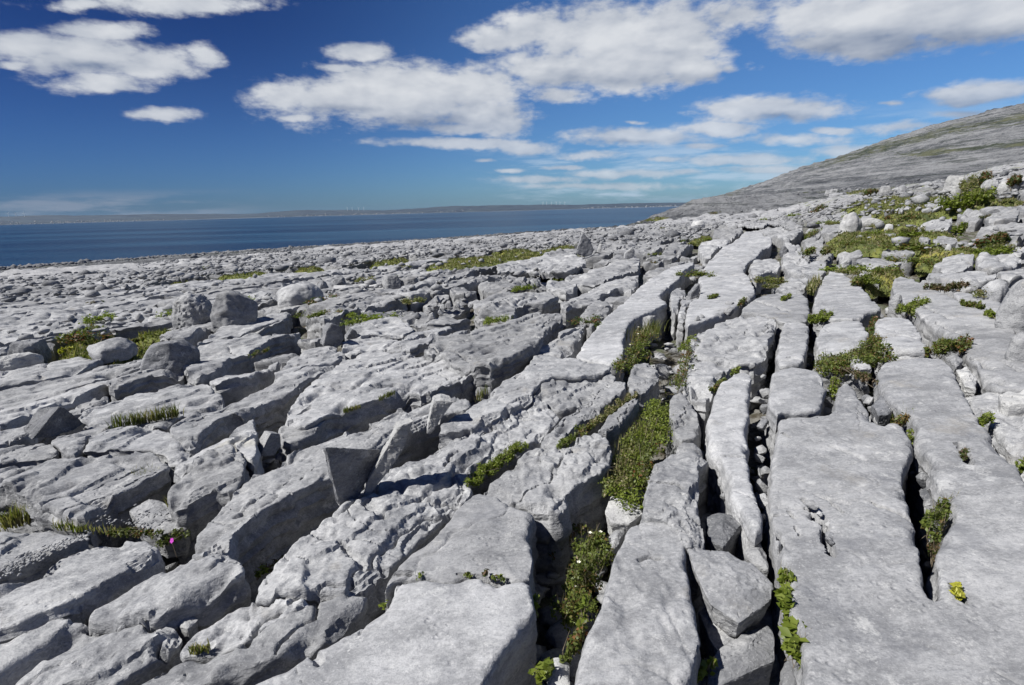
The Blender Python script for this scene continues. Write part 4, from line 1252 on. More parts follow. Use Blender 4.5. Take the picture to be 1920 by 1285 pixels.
def hull_rock(pts, sub=4, soft=.06, noise=.03, seed=0, strata=0.0, pitn=0.0):
    """rounded, weathered stone whose shape is the convex hull of pts"""
    pts = np.array(pts, float)
    c = (pts.min(0) + pts.max(0)) / 2; s = (pts.max(0) - pts.min(0)) / 2 + 1e-6
    q = (pts - c) / s
    bm = bmesh.new()
    vs = [bm.verts.new(p) for p in q]
    bmesh.ops.convex_hull(bm, input=vs)
    bm.normal_update()
    pl = []
    for f in bm.faces:
        n = np.array(f.normal[:]); d = n @ np.array(f.verts[0].co[:])
        if d < 0: n, d = -n, -d
        pl.append((n, d))
    bm.free()
    D, F = ICO[sub]
    Nn = np.array([p[0] for p in pl]); Dd = np.array([max(p[1], .02) for p in pl])
    dots = D @ Nn.T
    with np.errstate(divide='ignore'):
        rr = np.where(dots > 1e-4, Dd[None] / dots, 1e3)
    pw = 1 / soft
    rmin = rr.min(1)
    sm = rmin * (np.sum((rmin[:, None] / rr) ** pw, 1)) ** (-1 / pw)
    V = D * sm[:, None]
    V = V * s + c
    size = float(np.mean(s))
    W = V / size
    nn = D / s; nn /= np.linalg.norm(nn, axis=1)[:, None]
    dsp = noise * (1.0 * n3(*(W.T * 1.7), seed) + .5 * n3(*(W.T * 4.3), seed + 1) + .28 * n3(*(W.T * 10), seed + 2))
    if sub >= 4: dsp = dsp + noise * .14 * n3(*(W.T * 22), seed + 3)
    if strata: dsp = dsp + strata * np.sign(n2(W[:, 2] * 9 + W[:, 0], W[:, 1] * .6, seed)) * .5
    if pitn: dsp = dsp - pitn * np.clip(n3(*(W.T * 7), seed + 5), 0, 1)
    V = V + nn * (dsp * size)[:, None]
    return V, F


def facet_rock(pts, bev=.012, maxlen=.03, noise=.01, seed=0, strata=0.0):
    """a broken, angular stone: convex hull with worn arrises, split planes and small-scale roughness"""
    bm = bmesh.new()
    vs = [bm.verts.new(p) for p in np.array(pts, float)]
    res_ = bmesh.ops.convex_hull(bm, input=vs)
    junk = [g for g in set(res_['geom_interior'] + res_['geom_unused']) if isinstance(g, bmesh.types.BMVert)]
    if junk: bmesh.ops.delete(bm, geom=junk, context='VERTS')
    bmesh.ops.dissolve_limit(bm, angle_limit=R(9), verts=bm.verts[:], edges=bm.edges[:])
    bmesh.ops.bevel(bm, geom=bm.edges[:], offset=bev, segments=2, profile=.6, affect='EDGES', clamp_overlap=True)
    bmesh.ops.triangulate(bm, faces=bm.faces[:])
    for _ in range(7):
        lg = [e_ for e_ in bm.edges if e_.calc_length() > maxlen]
        if not lg or len(bm.verts) > 9000: break
        bmesh.ops.subdivide_edges(bm, edges=lg, cuts=1)
        bmesh.ops.triangulate(bm, faces=[f for f in bm.faces if len(f.verts) > 3])
    bm.normal_update(); bm.verts.index_update()
    V = np.array([v.co[:] for v in bm.verts]); N = np.array([v.normal[:] for v in bm.verts])
    F = np.array([[v.index for v in f.verts] for f in bm.faces], np.int32)
    bm.free()
    size = float(np.mean(V.max(0) - V.min(0)) / 2)
    W = V / size
    d = 1.0 * n3(*(W.T * 1.6), seed) + .5 * n3(*(W.T * 4.1), seed + 1) + .30 * n3(*(W.T * 9), seed + 2) + .16 * n3(*(W.T * 21), seed + 3)
    t = n3(*(W.T * 1.9), seed + 7) * 3.2
    d = d + .55 * (np.floor(t) - t * .6)
    if strata: d = d + strata / noise * .12 * np.sign(n2(W[:, 2] * 7 + W[:, 0], W[:, 1] * .6, seed))
    return V + N * (d * noise * size)[:, None], F


def rock_pts(w, d, h, seed, ang=1.0, top=.7, n=7, lean=(0, 0)):
    r = np.random.default_rng(seed)
    P_ = []
    for i in range(n):
        a = 2 * math.pi * i / n + r.uniform(-.3, .3) * ang
        for zz, sc in ((-.5, .9), (0, 1.0), (.35 + r.uniform(-.2, .2), 1.0), (.8 + r.uniform(-.15, .2) * ang, top)):
            k_ = sc * (1 - r.uniform(0, .22) * ang)
            P_.append((math.cos(a) * w / 2 * k_ + lean[0] * zz * h, math.sin(a) * d / 2 * k_ + lean[1] * zz * h, zz * h))
    P_.append((r.uniform(-.1, .1) * w, 0, h))
    return P_


def add_rock(name, label, cat, base, pts, mat, sub=4, soft=.05, noise=.06, seed=1, group=None, strata=0, pitn=0, yaw=0.0, parent=None, flat=False, facet=0):
    V, F = facet_rock(pts, facet, facet * 1.6, noise, seed, strata) if facet else hull_rock(pts, sub, soft, noise, seed, strata, pitn)
    me = mkmesh(name, V, [F])
    smooth(me, not flat)
    if not flat: me.set_sharp_from_angle(angle=R(34))
    o = link(name, me, mat, parent, Vector(base))
    o.rotation_euler.z = yaw
    if label: tag(o, label, cat, group)
    return o


CAMFACE = lambda p: math.atan2(-p[0], p[1])   # yaw that turns local x across the view


def boulder(px, py, wpx, hpx, label, seed, mat=M_ROCK, depthf=.8, ang=1.0, top=.7, sub=5, noise=.075, soft=.025, name='boulder', h=.04, pitn=.06, strata=0, yaw=0.0, group=None, cat='boulder'):
    p = P(px, py, h)
    k = mpp(p)
    w, hh = wpx * k, hpx * k
    return add_rock(name, label, cat, p - np.array([0, 0, .06 * hh]), rock_pts(w, w * depthf, hh, seed, ang, top), mat, sub, soft, noise, seed, group, strata, pitn, CAMFACE(p) + yaw)


boulder(365, 601, 84, 58, 'dark rugged round boulder touching the pale split boulder on its right', 3, M_ROCK, 1.0, .8, .72, 5, .10, .05, pitn=.14)
boulder(440, 602, 98, 66, 'tall pale split boulder with a dark shaded right side', 8, M_ROCK, .9, 1.2, .55, 5, .07, .02, pitn=.06)
boulder(562, 565, 100, 40, 'broad low pale dome shaped boulder right of the split boulder', 5, M_ROCK, .9, .7, .6, 5, .06, .06)
boulder(605, 545, 26, 22, 'small rounded grey stone on the right edge of the dome boulder', 6, M_DARK)
boulder(636, 540, 34, 22, 'angular wedge stone behind the thin white flat slab', 7, M_DARK, ang=1.4)
boulder(736, 540, 46, 26, 'rough grey boulder left of the small pale dome on the middle pavement', 9, M_ROCK)
boulder(769, 537, 38, 20, 'small pale dome boulder on the middle pavement', 10, M_ROCK, ang=.3)
boulder(322, 686, 112, 46, 'flat topped boulder with its shaded side painted dark leaning over the left slabs', 12, M_DARK, .8, 1.7, .6, 5, .06, .02)  # dark material carries the shade of the right side in its colour
boulder(212, 660, 84, 28, 'low crumbling domed rock ringed by turf at left', 13, M_ROCK, .9, .8, .5, 4, .1)
boulder(60, 668, 70, 34, 'dark overhanging block on the left behind a pale stone', 14, M_DARK, .8, 1.2, .9)
boulder(38, 682, 72, 20, 'flat pale stone in front of the dark overhanging block at left edge', 15, M_PALE, .5, 1.2, .8)
boulder(1907, 608, 84, 100, 'large grey boulder cut by the right edge of the view', 16, M_ROCK, .9, 1.0, .6, 5, .05)
boulder(1865, 556, 48, 36, 'angular two faced boulder just left of the large right edge boulder', 17, M_ROCK, .9, 1.3, .6, 4)
boulder(1912, 668, 46, 52, 'overhanging rounded rock at the right edge below the largest boulder', 18, M_ROCK, .9, .8, .8, 4)
boulder(1593, 430, 40, 34, 'rounded white boulder with cracks beside the right turf hollow', 19, M_PALE, .9, .7, .65, 4, .08)
boulder(1628, 420, 50, 13, 'low white rock joined behind the cracked white boulder', 20, M_PALE, .5)
boulder(1666, 433, 18, 14, 'small white rock standing in the turf left of the tall grass', 21, M_PALE)
boulder(1690, 362, 18, 16, 'small grey knob boulder on the right crest', 22)
boulder(1659, 362, 24, 14, 'low pale boulder left of the small knob on the crest', 23, M_PALE)
boulder(1792, 362, 52, 34, 'large pale boulder with yellow bush beside it on the crest', 24, M_PALE, .8, 1.2)
boulder(1856, 355, 34, 20, 'rounded grey boulder between dark bushes on the crest', 25, M_ROCK, ang=.5)
boulder(1889, 355, 34, 18, 'bright white rounded boulder second from right edge of the crest', 26, M_PALE, ang=.5)
boulder(1917, 350, 30, 18, 'bright white boulder at the right edge of the crest', 27, M_PALE, ang=.5)
boulder(1585, 500, 22, 20, 'small pale rock standing in the grassy joint below the white boulder', 28, M_PALE)
boulder(1679, 575, 24, 26, 'square pale block wedged at the head of the right joints', 29, M_ROCK, ang=1.3)
boulder(1778, 470, 12, 13, 'small bright white stone standing at the edge of the right turf', 30, M_PALE)
boulder(1570, 372, 34, 10, 'flat lowest stone of the layered pile on the crest', 31, M_ROCK, 1, .8, .9, strata=.05)
boulder(1561, 366, 28, 12, 'flat upper stone of the layered pile on the crest', 32, M_ROCK, 1, .8, .9, h=.22, strata=.05)
boulder(958, 455, 12, 7, 'tiny pale stone on the pavement near the sea', 33, M_PALE)
boulder(1127, 432, 12, 7, 'tiny pale stone beside the shoreline before the headland', 34, M_PALE)
boulder(1308, 427, 28, 14, 'pale rounded rock left of the thin stacked slabs', 35, M_PALE)
boulder(1218, 616, 30, 27, 'pale square fallen block beside the tall shaded slab wall', 36, M_PALE, 1.0, 1.2, .9, h=-.15)
boulder(1470, 475, 18, 14, 'dark rock in the black hollow at the end of the central slab', 37, M_DARK)

# loose flat white plank of stone
p = P(672, 540, .05); k_ = mpp(p)
add_rock('flat_stone', 'thin bright white plank of stone lying flat on the middle pavement', 'stone', p, [(sx * 45 * k_, sy * .35, z) for sx in (-1, .9) for sy in (-1, 1) for z in (-.02, .07)], M_PALE, 4, .03, .03, 41, yaw=CAMFACE(p))


def upright(base, poly_px, thick, yaw_deg, label, mat=M_ROCK, h=-.1, sub=5, shrink=.85, seed=1, noise=.025, strata=0, soft=.03, back=(0, 0), name='standing_stone', cat='standing stone'):
    """an upright stone: its face outline read from the picture, standing in a vertical plane through base"""
    p = P(base[0], base[1], h)
    az = math.atan2(p[0], p[1]) + R(yaw_deg)
    nrm = np.array([-math.sin(az), -math.cos(az), 0])   # faces the viewer when yaw is 0
    nrm = np.array([math.sin(math.pi + math.atan2(p[0], p[1]) - R(yaw_deg)), math.cos(math.pi + math.atan2(p[0], p[1]) - R(yaw_deg)), 0])
    pts = []
    for (x, y) in poly_px:
        d = ray(x, y)
        t = ((p - np.array([0, 0, CAMZ])) @ nrm) / (d @ nrm)
        w = np.array([0, 0, CAMZ]) + d * t
        pts.append(w)
    pts = np.array(pts)
    c = pts.mean(0)
    bk = c + (pts - c) * shrink - nrm * thick + np.array([back[0], back[1], 0])
    al = np.concatenate([pts, bk]) - p
    return add_rock(name, label, cat, p, al, mat, sub, soft, noise * 2.2, seed, strata=strata, facet=max(.010, 2.2 * mpp(p)))


upright((652, 958), [(608, 838), (660, 843), (716, 843), (700, 880), (672, 940), (660, 965), (640, 960), (626, 910)], .08, 28, 'triangular stone slab with its shade painted dark wedged upright in the wide grike', M_DARK, h=-.02, seed=51)  # face turned from the sun; its shade is also painted by the dark material
upright((686, 934), [(679, 937), (686, 906), (721, 840), (748, 800), (778, 787), (757, 841), (722, 896), (694, 932)], .13, -4, 'long leaning stone blade with its sunlit side painted pale beside the triangular slab', M_PALE, h=.02, seed=52, shrink=.9)  # pale material paints in the brightness of the sunlit left side
upright((806, 815), [(799, 814), (812, 754), (828, 750), (850, 754), (832, 782), (808, 816)], .22, 0, 'wedge stone with its lit face painted pale leaning in the grike above the long blade', M_PALE, h=.0, seed=53)  # lit left face brightened through the pale material
upright((1095, 480), [(1079, 476), (1085, 458), (1092, 437), (1097, 440), (1108, 452), (1115, 470), (1110, 478), (1100, 483)], .35, 12, 'tall pointed standing stone with its shaded face painted dark on the middle pavement', M_DARK, h=.12, seed=54)  # dark material adds the shade of the viewer-side face to the colour
upright((1178, 486), [(1170, 486), (1172, 475), (1186, 464), (1191, 470), (1191, 482), (1180, 487)], .25, 15, 'short grey upright stone right of the tall pointed one', M_ROCK, h=.1, seed=55)
upright((1122, 472), [(1117, 474), (1124, 456), (1130, 458), (1126, 474)], .15, -10, 'slim pale splinter stone at the foot of the tall pointed one', M_PALE, h=.12, seed=56, sub=4)
upright((625, 652), [(606, 652), (612, 620), (622, 606), (636, 612), (646, 634), (640, 648), (628, 654)], .3, 15, 'blunt ribbed upright stone in the middle of the pavement', M_DARK, h=.0, seed=57, strata=.03)
upright((665, 638), [(648, 636), (660, 617), (668, 620), (676, 634), (664, 640)], .2, 10, 'small pointed stone right of the blunt ribbed upright', M_DARK, h=.0, seed=58, sub=4)
upright((510, 852), [(488, 857), (498, 830), (508, 812), (526, 814), (528, 838), (515, 855)], .14, 20, 'grooved upright stone in the dark grike notch', M_ROCK, h=-.1, seed=59, strata=.04)
upright((110, 815), [(58, 825), (78, 798), (112, 761), (122, 765), (160, 795), (135, 808), (100, 820)], .35, 22, 'pyramid shaped stone with its shaded face painted dark on the left slabs', M_DARK, h=.0, seed=60, shrink=.6)  # shade of the front face put into the colour by the dark material
upright((1298, 560), [(1290, 575), (1296, 550), (1312, 530), (1314, 545), (1304, 572)], .15, 30, 'narrow upright dark block in the central grike', M_DARK, h=-.05, seed=61, sub=4)
print('rocks', time.time() - T00)


def lowrock(pxpoly, h, thick, label, mat, seed, sub=5, noise=.035, tilt=(0, 0), name='fallen_block', cat='block', strata=0, pitn=0):
    """a loose block lying in a grike: top outline from the picture"""
    top = [P(x, y, h) for x, y in pxpoly]
    c = np.mean(top, 0)
    pts = []
    for t in top:
        dz = tilt[0] * (t[0] - c[0]) + tilt[1] * (t[1] - c[1])
        pts.append((t[0] - c[0], t[1] - c[1], dz)); pts.append(((t[0] - c[0]) * .82, (t[1] - c[1]) * .82, dz - thick))
    pts.append((0, 0, .03))
    return add_rock(name, label, cat, c, pts, mat, sub, .035, noise * 1.5, seed, strata=strata, pitn=pitn, facet=max(.010, 2.2 * mpp(c)))


lowrock(pp('B', [(650, 790), (800, 795), (900, 830), (980, 900), (975, 950), (880, 1010), (850, 1045), (740, 985), (680, 880)]), -.03, .12, 'large tilted loose slab lying across the grike at bottom centre right', M_SMOOTH, 71, tilt=(-.05, .08))
lowrock(pp('B', [(695, 1010), (730, 985), (800, 1050), (860, 1080), (850, 1130), (770, 1160), (740, 1120)]), -.18, .15, 'pointed broken stone under the large loose slab', M_ROCK, 72)
lowrock(pp('B', [(770, 1150), (880, 1080), (960, 1050), (985, 1100), (985, 1190), (900, 1240), (760, 1300), (720, 1280)]), -.14, .2, 'rough loose block at the bottom of the wide grike', M_ROCK, 73, pitn=.1)
lowrock(pp('B', [(720, 660), (760, 640), (840, 645), (860, 680), (790, 770), (740, 745)]), -.06, .2, 'grey triangular block wedged above the large loose slab', M_DARK, 74)
lowrock(pp('B', [(865, 790), (900, 755), (930, 755), (955, 800), (960, 850), (900, 830)]), -.08, .2, 'small pointed stone touching the top right of the large loose slab', M_ROCK, 75)
lowrock(pp('B', [(345, 640), (370, 580), (420, 590), (480, 605), (490, 640), (440, 680), (370, 680)]), -.14, .15, 'pale square stone at the foot of the mossy grike', M_PALE, 76)
lowrock(pp('B', [(360, 730), (400, 690), (430, 700), (400, 760), (370, 790)]), -.2, .15, 'smaller stone below the pale square stone in the grike', M_ROCK, 77)
lowrock(pp('B', [(1000, 1230), (1030, 1190), (1080, 1200), (1090, 1300), (1010, 1300)]), -.2, .2, 'rough stone at the bottom edge beside the ivy', M_ROCK, 78)
lowrock(pp('B', [(130, 1210), (160, 1175), (215, 1200), (220, 1300), (130, 1300)]), -.1, .2, 'splintered pale stone at bottom edge left of the long slab', M_PALE, 79)
lowrock(pp('B', [(1345, 240), (1380, 195), (1420, 200), (1435, 240), (1410, 275), (1370, 280)]), -.02, .2, 'dark stained rounded stone between the two long smooth slabs', M_DARK, 80)
lowrock(pp('B', [(1350, 285), (1385, 275), (1395, 310), (1365, 315)]), -.1, .12, 'small white quartz like stone in the smooth slab notch', M_PALE, 81, sub=4)
lowrock(pp('B', [(1255, 60), (1300, 45), (1345, 100), (1280, 110)]), .0, .2, 'flat grey block between green shrubs at the slab head', M_SMOOTH, 82, sub=4)
lowrock(pp('B', [(1660, 110), (1700, 85), (1740, 140), (1735, 180), (1690, 170)]), -.02, .15, 'bright white rounded stone in the right joint', M_PALE, 83, sub=4)
lowrock(pp('B', [(1620, 60), (1650, 40), (1690, 70), (1660, 100)]), -.02, .15, 'grey knuckle shaped stone above the bright white stone', M_ROCK, 84, sub=4)
lowrock(pp('A', [(410, 595), (450, 565), (490, 580), (500, 620), (430, 620)]), -.22, .15, 'small grey stone in the shaded hollow below the sedge', M_ROCK, 85, sub=4)
lowrock(pp('A', [(110, 690), (200, 640), (330, 660), (420, 690), (340, 710), (180, 700)]), -.16, .2, 'low rock shelf with gravel on the left', M_ROCK, 86)
lowrock(pp('A', [(500, 690), (620, 660), (720, 670), (690, 700), (600, 720)]), -.13, .2, 'flat ledge stone above the magenta flower', M_ROCK, 87)
lowrock(pp('A', [(480, 640), (560, 590), (720, 640), (640, 665), (520, 680)]), -.14, .2, 'broken rock shelf strewn with chips below the sedge', M_ROCK, 88, pitn=.1)
lowrock(pp('A', [(380, 1035), (500, 1010), (620, 1030), (640, 1060), (560, 1050), (400, 1060)]), -.16, .14, 'thin crumbling ledge under the pitted left slab', M_ROCK, 89)
lowrock(pp('A', [(620, 1015), (720, 1000), (740, 1040), (700, 1075), (640, 1060)]), -.06, .18, 'knobbly rock foot under the pitted left slab', M_ROCK, 90)

# rubble jammed in the joints: small loose stones, each its own
PROTO = []
for s_ in range(8):
    V, F = hull_rock(rock_pts(1, .7, .5, 200 + s_, 1.9, .85, 5), 3, .012, .035, 200 + s_)
    me = mkmesh('rubble_stone', V, [F]); smooth(me); me.set_sharp_from_angle(angle=R(28))
    me.materials.append([M_ROCK, M_ROCK, M_ROCK, M_DARK][s_ % 4])
    PROTO.append(me)


def rubble(v, line, n, spread, size, h, label, group, seed, ends=('nearest the viewer', 'farthest away')):
    r = random.Random(seed)
    L = pp(v, line)
    for i in range(n):
        t = (i + r.random()) / n * (len(L) - 1)
        a = int(min(t, len(L) - 2)); f = t - a
        x = L[a][0] * (1 - f) + L[a + 1][0] * f + r.uniform(-spread, spread)
        y = L[a][1] * (1 - f) + L[a + 1][1] * f
        p = P(x, y, h + r.uniform(-.05, .05))
        o = link('rubble_stone', PROTO[r.randrange(8)], None, None, Vector(p))
        s = size * r.uniform(.55, 1.35)
        o.scale = (s, s * r.uniform(.7, 1.2), s * r.uniform(.7, 1.3)); o.rotation_euler = (r.uniform(-.9, .9), r.uniform(-.9, .9), r.uniform(0, 6.3))
        sz = 'tiny' if s < size * .75 else 'large' if s > size * 1.1 else 'mid sized'
        ps = ['at one end of the row', 'in the middle of the row', 'at the other end of the row'][min(2, int(3 * i / n))]
        tag(o, sz + ' ' + label + ' ' + ps, 'stone', group)


rubble('B', [(925, 130), (950, 250), (930, 380), (930, 500), (950, 620), (965, 740)], 17, 9, .10, -.15, 'stone left of the largest slab', 'rubble left of the largest smooth slab', 1)
rubble('B', [(1480, 430), (1520, 480), (1550, 560), (1570, 640), (1590, 600)], 16, 9, .12, -.16, 'stone between the long slabs', 'rubble between the long smooth slabs', 2)
rubble('B', [(760, 420), (780, 520), (800, 600)], 8, 6, .10, -.15, 'stone left of the curved slab', 'rubble left of the curved slab', 3)
rubble('B', [(640, 620), (700, 720), (830, 740), (900, 740)], 7, 8, .12, -.2, 'stone behind the tilted slab', 'rubble behind the tilted loose slab', 4)
rubble('B', [(1100, 600), (1150, 635), (1180, 700), (1195, 770)], 7, 5, .07, .01, 'flake in the slab hollow', 'flakes in the smooth slab hollow', 5)
rubble('D', [(330, 870), (1300, 1300)], 0, 1, .1, 0, '', '', 6)
rubble('J', [(640, 1110), (800, 1070), (900, 1010), (1000, 960), (1100, 880)], 14, 12, .16, -.02, 'stone in the central cross joint', 'rubble in the central cross joint', 7)
rubble('J', [(560, 740), (680, 650), (740, 560)], 10, 8, .25, -.1, 'stone beside the shaded wall', 'rubble beside the tall shaded wall', 8)
rubble('A', [(1270, 770), (1140, 830), (1060, 740)], 6, 8, .07, -.35, 'stone in the black grike', 'stones in the deep black grike', 9)
rubble('A', [(150, 640), (260, 650), (420, 610), (480, 600)], 9, 8, .10, -.22, 'stone under the left slab', 'stones under the flat left slab', 10)
rubble('B', [(1300, 150), (1340, 220), (1380, 290)], 6, 8, .10, -.1, 'stone by the slab tongue', 'stones by the slab tongue', 11)
rubble('M', [(0, 800), (200, 700), (350, 680), (100, 640)], 20, 26, .22, .03, 'broken stone in the rough ground', 'broken stones of the middle pavement', 12)
rubble('M', [(850, 470), (1000, 500), (900, 520), (1000, 450)], 12, 10, .22, .03, 'broken stone in the heap', 'stones heaped behind the middle slab', 13)
rubble('K', [(560, 120), (700, 90), (850, 60), (980, 90), (1100, 60)], 20, 18, .30, .05, 'stone on the upper turf', 'pale stones on the upper turf', 14)
rubble('K', [(250, 60), (450, 20), (700, 0), (900, 30)], 12, 14, .30, .05, 'stone on the upper turf', 'pale stones on the upper turf', 15)
rubble('C', [(100, 100), (600, 150), (900, 200), (700, 90), (1200, 140)], 30, 60, .24, .05, 'stone on the left pavement', 'loose stones on the left pavement', 16)

# masses of smaller stones: far field scatter, gravel pockets
def scatter_mesh(name, places, subs=1, mat=M_ROCK, label=None):
    base, F = ICO[subs]
    r = np.random.default_rng(77)
    Vs = []; Fs = []
    for i, (x, y, z, s) in enumerate(places):
        D = base.copy()
        D = D * (1 + r.uniform(-.34, .34, (len(D), 1)))
        D = D * np.array([r.uniform(.7, 1.3), r.uniform(.5, 1.1), r.uniform(.28, .7)])
        a = r.uniform(0, 6.28); ca, sa = math.cos(a), math.sin(a)
        D = np.stack([D[:, 0] * ca - D[:, 1] * sa, D[:, 0] * sa + D[:, 1] * ca, D[:, 2]], 1) * s
        Vs.append(D + (x, y, z)); Fs.append(F + i * len(base))
    me = mkmesh(name, np.concatenate(Vs), [np.concatenate(Fs)])
    o = link(name, me, mat)
    tag(o, label, 'stones', kind='stuff')
    return o


r_ = np.random.default_rng(9)
pl = []
while len(pl) < 6000:
    d = math.exp(r_.uniform(math.log(11), math.log(230)))
    a = r_.uniform(-.85, .9)
    x, y = math.sin(a) * d, math.cos(a) * d
    z = float(T(x, y))
    if z < SEA + .2: continue
    if n2(x / 6, y / 6, 130) + r_.uniform(-.3, .3) < .0: continue
    if d < 30 and r_.random() < .8: continue
    s = r_.lognormal(-2.9, .6) * (1 + d / 110)
    if pts_in_poly(np.array([x]), np.array([y]), zone)[0]: continue
    pl.append((x, y, z + .10 + s * .2, min(s, .5)))
scatter_mesh('scattered_stones', pl, 1, M_ROCK, 'countless small grey stones strewn over the far pavement')
pl = []
while len(pl) < 3500:
    d = math.exp(r_.uniform(math.log(30), math.log(330))); a = r_.uniform(-.85, .9)
    x, y = math.sin(a) * d, math.cos(a) * d
    z = float(T(x, y))
    if z < SEA + .3 or pts_in_poly(np.array([x]), np.array([y]), zone)[0]: continue
    pl.append((x, y, z + .12, min(.9, r_.lognormal(-2.3, .6) * (1 + d / 200))))
scatter_mesh('dark_stones', pl, 1, M_DARK, 'darker small stones dotted over the far pavement')
# boulder beach at the tide line
pl = []
for _ in range(9000):
    px_ = r_.uniform(-100, 1240)
    a, e_ = azel(px_, 440)
    rr_ = np.linspace(120, 700, 200)
    zz = T(np.sin(a) * rr_, np.cos(a) * rr_)
    k = np.where(zz < SEA + .4)[0]
    if not len(k): continue
    d = rr_[k[0]] + r_.normal(0, 5) - 3
    x, y = math.sin(a) * d, math.cos(a) * d
    pl.append((x, y, float(T(x, y)) + .35, abs(r_.normal(.55, .35)) + .15))
scatter_mesh('shore_boulders', pl[:4500], 1, M_DARK, 'dark band of tide line boulders between pavement and sea')
# fine gravel in the cracks at lower left
pl = []
for (pa, pb, n, sp_, h) in (((0, 690), (235, 1020), 0, 0, 0), ((5, 1072), (95, 1030), 190, 11, .035), ((95, 1030), (170, 1002), 110, 7, .035), ((170, 970), (300, 985), 45, 12, -.06), ((250, 968), (345, 952), 40, 12, -.06)):
    for _ in range(n):
        t = r_.random()
        x = pa[0] + (pb[0] - pa[0]) * t + r_.normal(0, 3); y = pa[1] + (pb[1] - pa[1]) * t + r_.normal(0, .5) * sp_
        q = P(x, y, h)
        pl.append((q[0], q[1], q[2], r_.uniform(.004, .012)))
scatter_mesh('gravel', pl, 1, M_ROCK, 'loose grey gravel chips lying in the seam of the left slabs')
# rubble chips on the grike floors
pl = []
for _ in range(2600):
    d = math.exp(r_.uniform(math.log(1.2), math.log(14))); a = r_.uniform(-.85, .85)
    x, y = math.sin(a) * d, math.cos(a) * d
    pl.append((x, y, float(T(x, y)) - .52 + r_.uniform(-.04, .12), r_.lognormal(-2.9, .5)))
scatter_mesh('grike_rubble', pl, 2, M_ROCK, 'broken stone chips lying in the bottoms of the grikes')
print('scatter', time.time() - T00)


# ------------------------------------------------------------------ plants
def leaf_cloud(centers, size, up=.45, seed=0, aspect=.6, var=.4, droop=0):
    r = np.random.default_rng(seed)
    n = len(centers)
    nm = r.normal(size=(n, 3)); nm[:, 2] = np.abs(nm[:, 2]) + up
    nm /= np.linalg.norm(nm, axis=1)[:, None]
    t = r.normal(size=(n, 3)); t -= (t * nm).sum(1)[:, None] * nm; t /= np.linalg.norm(t, axis=1)[:, None]
    b = np.cross(nm, t)
    s = (size * (1 + r.uniform(-var, var, n)))[:, None] if np.ndim(size) == 0 else np.asarray(size)[:, None]
    c = centers
    V = np.stack([c - t * s, c + b * s * aspect + nm * s * .12, c + t * s, c - b * s * aspect + nm * s * .12], 1).reshape(-1, 3)
    i = np.arange(n)[:, None] * 4
    return V, np.concatenate([i + np.array([[0, 1, 2]]), i + np.array([[0, 2, 3]])])


def stem_mesh(segs, rad):
    Vs = []; Q = []
    for k, (a, b) in enumerate(segs):
        a = np.array(a); b = np.array(b); d = b - a; L = np.linalg.norm(d) + 1e-9; d /= L
        s = np.cross(d, [.3, .9, .2]); s /= np.linalg.norm(s); t = np.cross(d, s)
        o = len(Vs)
        for p, rr in ((a, rad), (b, rad * .5)):
            for an in (0, 2.094, 4.189): Vs.append(p + (s * math.cos(an) + t * math.sin(an)) * rr)
        for j in range(3): Q.append([o + j, o + (j + 1) % 3, o + 3 + (j + 1) % 3, o + 3 + j])
    return np.array(Vs), [np.array(Q)]


